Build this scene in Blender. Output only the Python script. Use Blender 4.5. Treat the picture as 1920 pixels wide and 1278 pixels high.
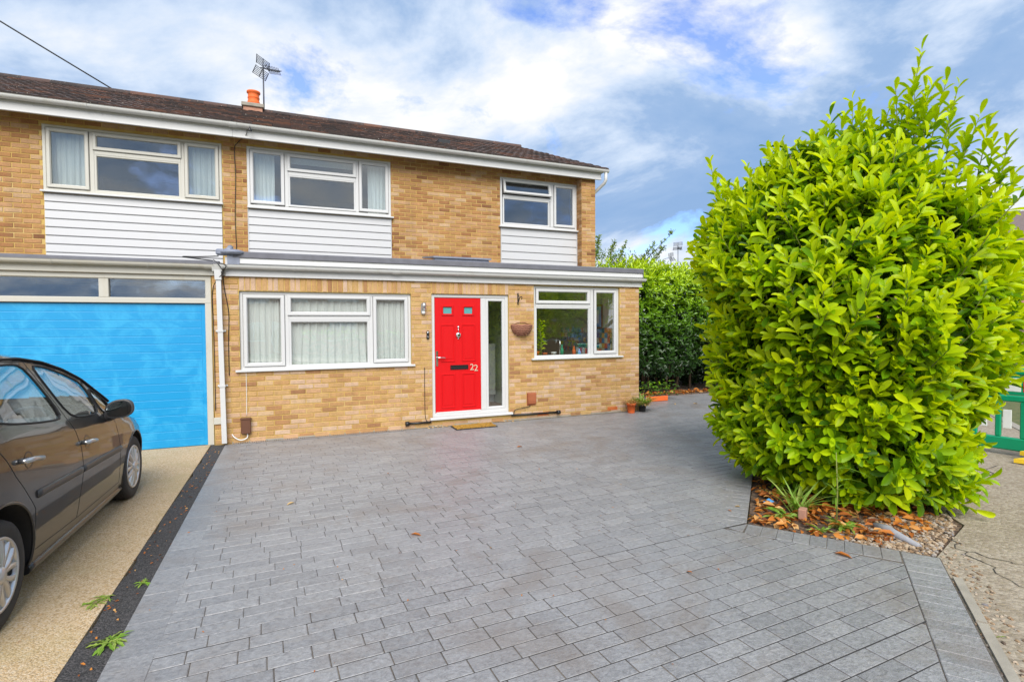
import bpy, bmesh, math, random
import numpy as np
from mathutils import Vector, Matrix
for o in list(bpy.data.objects): bpy.data.objects.remove(o)
sc = bpy.context.scene
col = sc.collection
random.seed(7); rng = np.random.default_rng(7)
R = math.radians

# ------------------------------------------------------------------ camera
F_PX, YAW, PITCH, ROLL = 993.8, 0.398, -0.02776, -0.00655
CAM = Vector((-6.3873, -8.7078, 1.6895))
fw = Vector((math.sin(YAW)*math.cos(PITCH), math.cos(YAW)*math.cos(PITCH), math.sin(PITCH)))
rt = Vector((math.cos(YAW), -math.sin(YAW), 0)); up = rt.cross(fw)
r2 = rt*math.cos(ROLL)+up*math.sin(ROLL); u2 = -rt*math.sin(ROLL)+up*math.cos(ROLL)
cd = bpy.data.cameras.new('camera'); cam = bpy.data.objects.new('camera', cd); col.objects.link(cam)
cam.matrix_world = Matrix(((r2.x,u2.x,-fw.x,CAM.x),(r2.y,u2.y,-fw.y,CAM.y),(r2.z,u2.z,-fw.z,CAM.z),(0,0,0,1)))
cd.sensor_width = 36; cd.lens = 36*F_PX/1920; cd.clip_start = .05; cd.clip_end = 2000
sc.camera = cam
sc.render.resolution_x, sc.render.resolution_y = 1024, 681

# ------------------------------------------------------------------ light
SUN_AZ, SUN_EL = R(196), R(41)          # azimuth clockwise from +Y (the house faces -Y)
sun_dir = Vector((math.sin(SUN_AZ)*math.cos(SUN_EL), math.cos(SUN_AZ)*math.cos(SUN_EL), math.sin(SUN_EL)))
sd = bpy.data.lights.new('sun', 'SUN'); sd.energy = 1.5; sd.angle = R(46); sd.color = (1, .96, .90)
so = bpy.data.objects.new('sun', sd); col.objects.link(so)
so.rotation_euler = sun_dir.to_track_quat('Z', 'Y').to_euler()
sc.view_settings.view_transform = 'Standard'; sc.view_settings.look = 'None'
sc.view_settings.exposure = 1.75; sc.view_settings.gamma = 1
w = bpy.data.worlds.new('World'); sc.world = w; w.use_nodes = True
nt = w.node_tree; nt.nodes.clear()
def N(nt, t, **k):
    n = nt.nodes.new(t)
    for a, v in k.items():
        if a.startswith('i_'):
            key = a[2:]; key = int(key) if key.isdigit() else key
            n.inputs[key].default_value = v
        else: setattr(n, a, v)
    return n
def mth(nt, op, a, b=None, c=None, clamp=False):
    n = nt.nodes.new('ShaderNodeMath'); n.operation = op; n.use_clamp = clamp
    for i, v in enumerate((a, b, c)):
        if v is None: continue
        if isinstance(v, (int, float)): n.inputs[i].default_value = v
        else: nt.links.new(v, n.inputs[i])
    return n.outputs[0]
def ramp(nt, fac, stops, interp='LINEAR'):
    n = nt.nodes.new('ShaderNodeValToRGB'); n.color_ramp.interpolation = interp
    el = n.color_ramp.elements
    while len(el) > 1: el.remove(el[-1])
    el[0].position = stops[0][0]; el[0].color = (*stops[0][1], 1)
    for p, c in stops[1:]:
        e = el.new(p); e.color = (*c, 1)
    nt.links.new(fac, n.inputs[0]); return n.outputs[0]
def mixc(nt, fac, a, b, mode='MIX'):
    n = nt.nodes.new('ShaderNodeMix'); n.data_type = 'RGBA'; n.blend_type = mode
    for s, v in ((0, fac), (6, a), (7, b)):
        if isinstance(v, (int, float)): n.inputs[s].default_value = v
        elif isinstance(v, tuple): n.inputs[s].default_value = (*v, 1) if len(v) == 3 else v
        else: nt.links.new(v, n.inputs[s])
    return n.outputs[2]
sky = N(nt, 'ShaderNodeTexSky', sky_type='NISHITA', sun_disc=False)
sky.sun_elevation = SUN_EL; sky.sun_rotation = SUN_AZ
tc = N(nt, 'ShaderNodeTexCoord'); sx = N(nt, 'ShaderNodeSeparateXYZ'); nt.links.new(tc.outputs['Generated'], sx.inputs[0])
zz = mth(nt, 'ADD', mth(nt, 'MAXIMUM', sx.outputs[2], 0.0), .34)
cx = N(nt, 'ShaderNodeCombineXYZ')
nt.links.new(mth(nt, 'DIVIDE', sx.outputs[0], zz), cx.inputs[0]); nt.links.new(mth(nt, 'DIVIDE', sx.outputs[1], zz), cx.inputs[1])
CLOUD_OFF = (8.8, 17.4, 0)
def cnoise(scale, detail, rough, off, dist=0.):
    m = N(nt, 'ShaderNodeMapping'); m.inputs['Location'].default_value = off; nt.links.new(cx.outputs[0], m.inputs[0])
    n = N(nt, 'ShaderNodeTexNoise'); n.inputs['Scale'].default_value = scale; n.inputs['Detail'].default_value = detail
    n.inputs['Roughness'].default_value = rough; n.inputs['Distortion'].default_value = dist
    nt.links.new(m.outputs[0], n.inputs['Vector']); return n.outputs['Fac']
nA = cnoise(1.25, 10, .60, CLOUD_OFF, .35)            # white crests against shaded cloud
nB = cnoise(2.4, 10, .62, (CLOUD_OFF[0]+9, 4, 0), .3) # gaps of blue
shade = mth(nt, 'MULTIPLY_ADD', mth(nt, 'SUBTRACT', nA, .5), 3.6, .535, True)
shade = mth(nt, 'ADD', shade, mth(nt, 'MULTIPLY', mth(nt, 'POWER', mth(nt, 'SUBTRACT', 1.0, mth(nt, 'MAXIMUM', sx.outputs[2], 0.0)), 7.0), .40), None, True)   # low sky pales towards the horizon all round
EXG = 3.7
cl = ramp(nt, shade, [(0, (.25*EXG, .41*EXG, .68*EXG)), (.33, (.32*EXG, .47*EXG, .72*EXG)), (.60, (.60*EXG, .71*EXG, .88*EXG)), (.90, (.90*EXG, .91*EXG, .92*EXG))])
gap = mth(nt, 'MULTIPLY', mth(nt, 'MULTIPLY_ADD', mth(nt, 'SUBTRACT', nB, .57), 9, 0, True), .85)
bl = mixc(nt, 1.0, sky.outputs[0], (.50, .64, .98), 'MULTIPLY')
skc = mixc(nt, gap, cl, bl)
bg = N(nt, 'ShaderNodeBackground'); bg.inputs[1].default_value = .09
nt.links.new(skc, bg.inputs[0])
wo = N(nt, 'ShaderNodeOutputWorld'); nt.links.new(bg.outputs[0], wo.inputs[0])

# ------------------------------------------------------------------ materials
MATS = {}
def new_mat(name):
    m = bpy.data.materials.new(name); m.use_nodes = True; nt = m.node_tree; nt.nodes.clear()
    b = N(nt, 'ShaderNodeBsdfPrincipled'); o = N(nt, 'ShaderNodeOutputMaterial'); nt.links.new(b.outputs[0], o.inputs[0])
    MATS[name] = m; return m, nt, b, o
def setc(nt, sock, v):
    if isinstance(v, tuple): sock.default_value = (*v, 1) if len(v) == 3 else v
    elif isinstance(v, (int, float)): sock.default_value = v
    else: nt.links.new(v, sock)
def coords(nt, scale=(1,1,1), which='Object'):
    t = N(nt, 'ShaderNodeTexCoord'); m = N(nt, 'ShaderNodeMapping'); m.inputs['Scale'].default_value = scale
    nt.links.new(t.outputs[which], m.inputs[0]); return m.outputs[0]
def wcoords(nt, scale=(1,1,1)):
    g = N(nt, 'ShaderNodeNewGeometry'); m = N(nt, 'ShaderNodeMapping'); m.inputs['Scale'].default_value = scale
    nt.links.new(g.outputs['Position'], m.inputs[0]); return m.outputs[0]
def noise(nt, vec, scale, detail=4, rough=.55, dist=0.):
    n = N(nt, 'ShaderNodeTexNoise'); n.inputs['Scale'].default_value = scale; n.inputs['Detail'].default_value = detail
    n.inputs['Roughness'].default_value = rough; n.inputs['Distortion'].default_value = dist
    nt.links.new(vec, n.inputs['Vector']); return n.outputs['Fac']
def voro(nt, vec, scale, feature='F1', out='Distance'):
    n = N(nt, 'ShaderNodeTexVoronoi'); n.feature = feature; n.inputs['Scale'].default_value = scale
    nt.links.new(vec, n.inputs['Vector']); return n.outputs[out]
def bump(nt, b, h, strength, dist):
    n = N(nt, 'ShaderNodeBump'); n.inputs['Strength'].default_value = strength; n.inputs['Distance'].default_value = dist
    nt.links.new(h, n.inputs['Height']); nt.links.new(n.outputs[0], b.inputs['Normal']); return n
def tone_src(nt, kind):
    if kind == 'obj': return N(nt, 'ShaderNodeObjectInfo').outputs['Random']
    return N(nt, 'ShaderNodeAttribute', attribute_name='tone').outputs['Fac']
def plain(name, c, rough=.5, metal=0., spec=.5, vary=.12, nscale=8, bumpv=0, coat=0):
    m, nt, b, o = new_mat(name); v = wcoords(nt)
    n = noise(nt, v, nscale, 5)
    k = mth(nt, 'MULTIPLY_ADD', mth(nt, 'SUBTRACT', n, .5), vary*2, 1.0)
    mul = N(nt, 'ShaderNodeVectorMath', operation='SCALE'); mul.inputs[0].default_value = c; nt.links.new(k, mul.inputs['Scale'])
    nt.links.new(mul.outputs[0], b.inputs['Base Color'])
    b.inputs['Roughness'].default_value = rough; b.inputs['Metallic'].default_value = metal; b.inputs['Specular IOR Level'].default_value = spec
    b.inputs['Coat Weight'].default_value = coat
    if bumpv: bump(nt, b, noise(nt, v, nscale*12, 4), bumpv, .004)
    return m
BR_NEW = [(0, (.27,.135,.065)), (.05, (.36,.19,.085)), (.18, (.42,.24,.10)), (.42, (.46,.285,.12)), (.58, (.465,.275,.145)), (.78, (.485,.315,.195)), (.92, (.51,.36,.26)), (1, (.48,.305,.125))]
BR_OLD = [(0, (.19,.085,.04)), (.07, (.28,.13,.055)), (.25, (.345,.175,.068)), (.45, (.385,.21,.082)), (.62, (.395,.21,.098)), (.82, (.425,.255,.135)), (1, (.46,.31,.185))]
def brick_mat(name, kind, stops=BR_NEW):
    m, nt, b, o = new_mat(name); v = wcoords(nt); t = tone_src(nt, kind)
    c = ramp(nt, t, stops)
    n1 = noise(nt, v, 9, 4); n2 = noise(nt, v, 90, 4, .7)
    k = mth(nt, 'ADD', mth(nt, 'MULTIPLY', mth(nt, 'SUBTRACT', n1, .5), .55), mth(nt, 'MULTIPLY', mth(nt, 'SUBTRACT', n2, .5), 1.0))
    k = mth(nt, 'ADD', k, 1.0)
    s = N(nt, 'ShaderNodeVectorMath', operation='SCALE'); nt.links.new(c, s.inputs[0]); nt.links.new(k, s.inputs['Scale'])
    pit = mth(nt, 'GREATER_THAN', noise(nt, v, 55, 2), .735)
    c2 = mixc(nt, mth(nt, 'MULTIPLY', pit, .55), s.outputs[0], (.13,.08,.04))
    # splashed dirt and algae low down on the wall and soft weather stains
    big = noise(nt, v, 1.6, 5, .6)
    c2 = mixc(nt, mth(nt, 'MULTIPLY_ADD', mth(nt, 'SUBTRACT', big, .55), 1.6, 0, True), c2, (.40,.26,.10))
    st_ = noise(nt, wcoords(nt, (4,4,.35)), 1.2, 5, .6); c2 = mixc(nt, mth(nt, 'MULTIPLY', mth(nt, 'MULTIPLY_ADD', mth(nt, 'SUBTRACT', st_, .54), 5, 0, True), .30), c2, (.20,.13,.07))
    setc(nt, b.inputs['Base Color'], c2); b.inputs['Roughness'].default_value = .88; b.inputs['Specular IOR Level'].default_value = .25
    bump(nt, b, n2, .55, .006); return m
brick_mat('brick_obj', 'obj'); brick_mat('brick_attr', 'attr'); brick_mat('brick_old_obj', 'obj', BR_OLD); brick_mat('brick_old_attr', 'attr', BR_OLD)
def mortar():
    m, nt, b, o = new_mat('mortar'); v = wcoords(nt); n = noise(nt, v, 3, 6, .65); n2 = noise(nt, v, 140, 3, .7)
    c = ramp(nt, n, [(.3, (.40,.25,.062)), (.5, (.49,.33,.095)), (.7, (.55,.41,.17))])
    setc(nt, b.inputs['Base Color'], c); b.inputs['Roughness'].default_value = .95; bump(nt, b, n2, .5, .004)
mortar()
def upvc(name, c=(.80,.80,.79), dirt=.35, dirtc=(.42,.40,.30)):
    m, nt, b, o = new_mat(name); v = wcoords(nt, (1,1,.35)); n = noise(nt, v, 3.5, 7, .7)
    k = mth(nt, 'MULTIPLY_ADD', mth(nt, 'SUBTRACT', n, .56), 3*dirt, 0, True)
    setc(nt, b.inputs['Base Color'], mixc(nt, k, c, dirtc)); b.inputs['Roughness'].default_value = .32
    b.inputs['Specular IOR Level'].default_value = .4
upvc('upvc', (.555,.555,.55)); upvc('gutter_white', (.55,.55,.53), .8, (.36,.34,.25)); upvc('old_white', (.49,.475,.42), .9, (.40,.34,.22)); upvc('clad_white', (.515,.515,.52), .30, (.5,.49,.45))
def glass(name, tint=(.78,.84,.84), base=.085, gl=(.95,.97,1)):
    m = bpy.data.materials.new(name); m.use_nodes = True; nt = m.node_tree; nt.nodes.clear(); MATS[name] = m
    lw = N(nt, 'ShaderNodeLayerWeight'); lw.inputs[0].default_value = .5
    f = mth(nt, 'MULTIPLY_ADD', mth(nt, 'POWER', lw.outputs['Facing'], 4.0), 1-base, base)
    t = N(nt, 'ShaderNodeBsdfTransparent'); t.inputs[0].default_value = (*tint, 1)
    g = N(nt, 'ShaderNodeBsdfGlossy'); g.inputs[0].default_value = (*gl, 1); g.inputs['Roughness'].default_value = .0
    nn = N(nt, 'ShaderNodeBump'); nn.inputs['Strength'].default_value = .06; nn.inputs['Distance'].default_value = .02
    nt.links.new(noise(nt, wcoords(nt), 2.2, 2), nn.inputs['Height']); nt.links.new(nn.outputs[0], g.inputs['Normal'])
    mx = N(nt, 'ShaderNodeMixShader'); nt.links.new(f, mx.inputs[0]); nt.links.new(t.outputs[0], mx.inputs[1]); nt.links.new(g.outputs[0], mx.inputs[2])
    o = N(nt, 'ShaderNodeOutputMaterial'); nt.links.new(mx.outputs[0], o.inputs[0]); return m
glass('glass', (.96,.98,.97), .16); glass('glass_up', (.86,.90,.91), .12); glass('car_glass', (.80,.90,.90), .11)
def obscure():
    m, nt, b, o = new_mat('obscure_glass'); v = wcoords(nt)
    setc(nt, b.inputs['Base Color'], (.10,.32,.32)); b.inputs['Roughness'].default_value = .12; bump(nt, b, voro(nt, v, 90), .5, .004)
obscure()
def fabric(name, c, tr=.12):
    m, nt, b, o = new_mat(name); v = wcoords(nt)
    n = noise(nt, wcoords(nt, (1,1,.08)), 30, 3)
    setc(nt, b.inputs['Base Color'], mixc(nt, n, tuple(x*.86 for x in c), c)); b.inputs['Roughness'].default_value = .9
    tl = N(nt, 'ShaderNodeBsdfTranslucent'); tl.inputs[0].default_value = (*c, 1)
    mx = N(nt, 'ShaderNodeMixShader'); mx.inputs[0].default_value = tr
    nt.links.new(b.outputs[0], mx.inputs[1]); nt.links.new(tl.outputs[0], mx.inputs[2]); nt.links.new(mx.outputs[0], o.inputs[0])
fabric('curtain', (.90,.91,.89)); fabric('curtain_grey', (.74,.74,.70))
def paver_mat(name, kind):
    m, nt, b, o = new_mat(name); v = wcoords(nt); t = tone_src(nt, kind)
    c = ramp(nt, t, [(0, (.212,.211,.217)), (.5, (.242,.240,.245)), (1, (.272,.269,.272))])
    n1 = noise(nt, v, 38, 6, .7, .6); n2 = noise(nt, wcoords(nt, (1,3,1)), 6, 6, .65); n3 = noise(nt, v, .55, 4, .6)
    k = mth(nt, 'ADD', mth(nt, 'MULTIPLY', mth(nt, 'SUBTRACT', n1, .5), 1.5), 1.02)
    s = N(nt, 'ShaderNodeVectorMath', operation='SCALE'); nt.links.new(c, s.inputs[0]); nt.links.new(k, s.inputs['Scale'])
    # worn tan and pale patches where cars turn
    c2 = mixc(nt, mth(nt, 'MULTIPLY_ADD', mth(nt, 'SUBTRACT', n2, .56), 3.2, 0, True), s.outputs[0], (.33,.30,.265))
    c2 = mixc(nt, mth(nt, 'MULTIPLY', mth(nt, 'MULTIPLY_ADD', mth(nt, 'SUBTRACT', n3, .47), 4.0, 0, True), .55), c2, (.30,.296,.302))
    sp = mth(nt, 'GREATER_THAN', noise(nt, v, 70, 2), .76)
    c2 = mixc(nt, mth(nt, 'MULTIPLY', sp, .5), c2, (.40,.39,.37))
    rv = noise(nt, wcoords(nt, (.8,1.7,1)), 17, 6, .72, 2.2); c2 = mixc(nt, mth(nt, 'MULTIPLY', mth(nt, 'MULTIPLY_ADD', mth(nt, 'SUBTRACT', rv, .51), 8, 0, True), .62), c2, (.125,.122,.128))
    sm_ = noise(nt, v, 1.1, 5, .65, .8); c2 = mixc(nt, mth(nt, 'MULTIPLY', mth(nt, 'MULTIPLY_ADD', mth(nt, 'SUBTRACT', sm_, .51), 6, 0, True), .55), c2, (.185,.155,.135))
    setc(nt, b.inputs['Base Color'], c2)
    setc(nt, b.inputs['Roughness'], mth(nt, 'ADD', mth(nt, 'MULTIPLY_ADD', n1, .28, .16), mth(nt, 'MULTIPLY', n3, .24))); b.inputs['Specular IOR Level'].default_value = .5
    h = mth(nt, 'ADD', noise(nt, wcoords(nt, (1,1.6,1)), 22, 7, .68, 1.0), mth(nt, 'MULTIPLY', n2, .6)); bump(nt, b, h, .5, .012)
paver_mat('paver_obj', 'obj'); paver_mat('paver_attr', 'attr')
def speckle(name, cols, scale, rough=.9, bumps=.5, big=None, dist=.01):
    m, nt, b, o = new_mat(name); v = wcoords(nt)
    vc = N(nt, 'ShaderNodeTexVoronoi'); vc.inputs['Scale'].default_value = scale; nt.links.new(v, vc.inputs['Vector'])
    sp = N(nt, 'ShaderNodeSeparateColor'); nt.links.new(vc.outputs['Color'], sp.inputs[0])
    c = ramp(nt, sp.outputs[0], [(i/(len(cols)-1), q) for i, q in enumerate(cols)])
    n = noise(nt, v, 1.3, 6, .65)
    if big: c = mixc(nt, mth(nt, 'MULTIPLY_ADD', mth(nt, 'SUBTRACT', n, .5), 3, 0, True), c, big)
    f = noise(nt, v, scale*2.5, 4, .7)
    c = mixc(nt, mth(nt, 'MULTIPLY', f, .35), c, tuple(x*.5 for x in cols[0]))
    setc(nt, b.inputs['Base Color'], c); b.inputs['Roughness'].default_value = rough
    h = mth(nt, 'ADD', mth(nt, 'MULTIPLY', vc.outputs['Distance'], -1.0), mth(nt, 'MULTIPLY', f, .6)); bump(nt, b, h, bumps, dist)
speckle('aggregate', [(.34,.23,.11), (.54,.38,.20), (.62,.46,.28), (.70,.58,.42), (.56,.36,.16)], 120, .85, .6, (.42,.34,.16))
speckle('tarmac', [(.028,.027,.027), (.05,.048,.048), (.075,.07,.07), (.11,.10,.10)], 110, .85, .9)
speckle('road', [(.07,.07,.07), (.10,.10,.10), (.13,.125,.12)], 60, .9, .5)
speckle('footpath', [(.26,.21,.15), (.34,.28,.21), (.42,.36,.28), (.30,.24,.16)], 40, .9, .6, (.20,.155,.10))
speckle('soil', [(.05,.03,.025), (.10,.06,.04), (.16,.10,.06), (.20,.14,.09)], 45, .95, 1.0)
speckle('verge', [(.13,.20,.03), (.20,.26,.05), (.30,.26,.10)], 30, .95, 1.0, (.24,.27,.05))
speckle('earth', [(.08,.10,.03), (.12,.14,.04), (.16,.14,.06)], 20, .95, .6)
speckle('base_joint', [(.07,.062,.055), (.11,.095,.08), (.15,.125,.10)], 80, .95, .3, (.26,.21,.155))
plain('joint_dark', (.035,.033,.032), .95)
plain('felt', (.13,.13,.15), .6, vary=.3, bumpv=.2); plain('lead', (.20,.22,.28), .45, vary=.35, nscale=14)
plain('black_plastic', (.012,.012,.013), .4); plain('black_rubber', (.02,.02,.021), .75, bumpv=.15)
plain('tyre', (.035,.034,.034), .8, vary=.25, nscale=20, bumpv=.25)
plain('alloy', (.62,.62,.63), .30, .75, vary=.18, nscale=14); plain('chrome', (.75,.75,.76), .12, 1.0, vary=.03); plain('mirror', (.36,.42,.40), .03, 1.0, vary=.02); plain('steel', (.55,.55,.56), .3, .9)
plain('aerial_metal', (.07,.075,.09), .5, .6); plain('brown_plastic', (.115,.045,.022), .5, vary=.2); plain('terracotta_box', (.33,.10,.04), .55, vary=.15)
plain('terracotta', (.60,.145,.03), .75, vary=.25, nscale=12, bumpv=.2); plain('pot_orange', (.72,.13,.02), .7, vary=.2, bumpv=.2)
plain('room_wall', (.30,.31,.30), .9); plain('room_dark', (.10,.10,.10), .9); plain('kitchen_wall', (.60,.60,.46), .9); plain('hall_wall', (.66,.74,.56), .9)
plain('white_gloss', (.75,.77,.76), .3); plain('wood', (.33,.15,.05), .5, vary=.3); plain('wicker', (.30,.13,.08), .8, vary=.5, nscale=60, bumpv=.6)
plain('coir', (.50,.28,.05), .95, vary=.5, nscale=90, bumpv=1.0); plain('bark', (.10,.07,.045), .9, vary=.4, nscale=20, bumpv=.6); plain('stem_green', (.20,.22,.05), .7)
plain('car_trim', (.045,.045,.048), .45, coat=.1); plain('car_seat', (.30,.32,.33), .85, vary=.2); plain('car_interior', (.13,.14,.145), .8)
plain('red_plastic', (.70,.02,.015), .35); plain('green_plastic', (.0,.28,.13), .4, vary=.12); plain('yellow_plastic', (.75,.50,.02), .5); plain('orange_lens', (.8,.25,.02), .2)
plain('brick_far', (.42,.22,.15), .9, vary=.4, nscale=9); plain('roof_far', (.16,.12,.11), .9, vary=.3); plain('stone_grey', (.30,.30,.32), .9, vary=.35, nscale=18, bumpv=.6)
plain('kerb_concrete', (.30,.27,.22), .9, vary=.35, nscale=7, bumpv=.4); plain('wire_white', (.7,.7,.68), .5); plain('blue_card', (.12,.38,.75), .6); plain('van_white', (.75,.76,.77), .3, coat=.4)
plain('digit_gold', (.75,.66,.48), .3, .4)
def door_red():
    m, nt, b, o = new_mat('door_red'); v = wcoords(nt, (6,6,.5)); n = noise(nt, v, 12, 4)
    setc(nt, b.inputs['Base Color'], mixc(nt, n, (.52,.002,.004), (.62,.003,.006))); b.inputs['Roughness'].default_value = .42
    b.inputs['Specular IOR Level'].default_value = .35
    bump(nt, b, n, .08, .003)
door_red()
def garage_blue():
    m, nt, b, o = new_mat('garage_blue'); v = wcoords(nt); n = noise(nt, v, 3.2, 9, .72, .6); n2 = noise(nt, wcoords(nt, (1,1,3)), 14, 5, .7)
    k = mth(nt, 'MULTIPLY_ADD', mth(nt, 'SUBTRACT', n, .47), 5.5, .0, True)
    c = mixc(nt, k, (.004,.265,.555), (.022,.345,.625)); c = mixc(nt, mth(nt, 'MULTIPLY_ADD', mth(nt, 'SUBTRACT', n2, .60), 3, 0, True), c, (.006,.26,.53))
    setc(nt, b.inputs['Base Color'], c); setc(nt, b.inputs['Roughness'], mth(nt, 'MULTIPLY_ADD', k, .2, .40)); bump(nt, b, n, .12, .01)
garage_blue()
def roof_mat():
    m, nt, b, o = new_mat('roof_tile'); v = wcoords(nt); t = tone_src(nt, 'attr')
    c = ramp(nt, t, [(0, (.04,.032,.031)), (.4, (.065,.048,.044)), (.75, (.09,.056,.048)), (1, (.15,.07,.045))])
    n = noise(nt, v, 14, 5, .7); c = mixc(nt, mth(nt, 'MULTIPLY_ADD', mth(nt, 'SUBTRACT', n, .58), 6, 0, True), c, (.20,.10,.06))
    l = noise(nt, v, 26, 3, .6); c = mixc(nt, mth(nt, 'MULTIPLY_ADD', mth(nt, 'SUBTRACT', l, .66), 14, 0, True), c, (.46,.42,.37))
    d = noise(nt, v, 5, 4); c = mixc(nt, mth(nt, 'MULTIPLY_ADD', mth(nt, 'SUBTRACT', d, .56), 5, 0, True), c, (.045,.038,.035))
    setc(nt, b.inputs['Base Color'], c); b.inputs['Roughness'].default_value = .95; bump(nt, b, noise(nt, v, 60, 4, .7), .8, .012)
roof_mat()
def leaf_mat(name, kind, stops, tr=.45, rough=.38, spec=.25):
    m, nt, b, o = new_mat(name); v = wcoords(nt); t = tone_src(nt, kind)
    c = ramp(nt, t, stops); n = noise(nt, v, 25, 3)
    c = mixc(nt, mth(nt, 'MULTIPLY', n, .12), c, tuple(x*.55 for x in stops[0][1]))
    setc(nt, b.inputs['Base Color'], c); b.inputs['Roughness'].default_value = rough; b.inputs['Specular IOR Level'].default_value = spec
    tl = N(nt, 'ShaderNodeBsdfTranslucent'); nt.links.new(mixc(nt, 1., c, (1.25,1.15,.30), 'MULTIPLY'), tl.inputs[0])
    mx = N(nt, 'ShaderNodeMixShader'); mx.inputs[0].default_value = tr
    nt.links.new(b.outputs[0], mx.inputs[1]); nt.links.new(tl.outputs[0], mx.inputs[2]); nt.links.new(mx.outputs[0], o.inputs[0])
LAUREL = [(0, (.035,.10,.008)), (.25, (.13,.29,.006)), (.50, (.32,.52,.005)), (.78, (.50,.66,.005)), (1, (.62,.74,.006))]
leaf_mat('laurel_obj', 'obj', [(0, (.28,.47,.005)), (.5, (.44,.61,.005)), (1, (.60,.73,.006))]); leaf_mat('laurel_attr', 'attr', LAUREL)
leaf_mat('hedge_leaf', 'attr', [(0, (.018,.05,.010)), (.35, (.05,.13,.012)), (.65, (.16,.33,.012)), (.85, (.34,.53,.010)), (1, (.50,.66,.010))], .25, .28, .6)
leaf_mat('tree_leaf', 'attr', [(0, (.07,.14,.02)), (.5, (.15,.25,.04)), (1, (.30,.38,.08))], .35)
leaf_mat('grass_leaf', 'attr', [(0, (.09,.20,.02)), (.5, (.20,.36,.04)), (1, (.40,.45,.12))], .3)
leaf_mat('dry_leaf', 'attr', [(0, (.18,.055,.02)), (.35, (.42,.13,.025)), (.7, (.62,.24,.04)), (1, (.66,.40,.16))], .2, .6, .3)
leaf_mat('straw', 'attr', [(0, (.35,.17,.06)), (.5, (.60,.36,.13)), (1, (.70,.52,.28))], .2, .7, .3)
def gravel_mat():
    m, nt, b, o = new_mat('gravel'); t = tone_src(nt, 'attr')
    setc(nt, b.inputs['Base Color'], ramp(nt, t, [(0, (.10,.07,.05)), (.3, (.24,.15,.08)), (.6, (.34,.24,.15)), (.85, (.42,.35,.27)), (1, (.17,.16,.17))])); b.inputs['Roughness'].default_value = .85
gravel_mat()
def car_paint():
    m, nt, b, o = new_mat('car_paint'); v = wcoords(nt)
    setc(nt, b.inputs['Base Color'], (.022,.023,.025)); b.inputs['Metallic'].default_value = .0; b.inputs['Specular IOR Level'].default_value = .2; b.inputs['Roughness'].default_value = .28
    b.inputs['Coat Weight'].default_value = .8; b.inputs['Coat Roughness'].default_value = .02; b.inputs['Coat IOR'].default_value = 1.5
car_paint()
def tile_mat():
    m, nt, b, o = new_mat('kitchen_tile'); t = tone_src(nt, 'attr')
    setc(nt, b.inputs['Base Color'], ramp(nt, t, [(0, (.02,.08,.35)), (.18, (.65,.10,.03)), (.36, (.75,.45,.10)), (.54, (.10,.30,.55)), (.72, (.70,.68,.50)), (.88, (.03,.16,.20))], 'CONSTANT')); b.inputs['Roughness'].default_value = .2
tile_mat()

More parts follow.
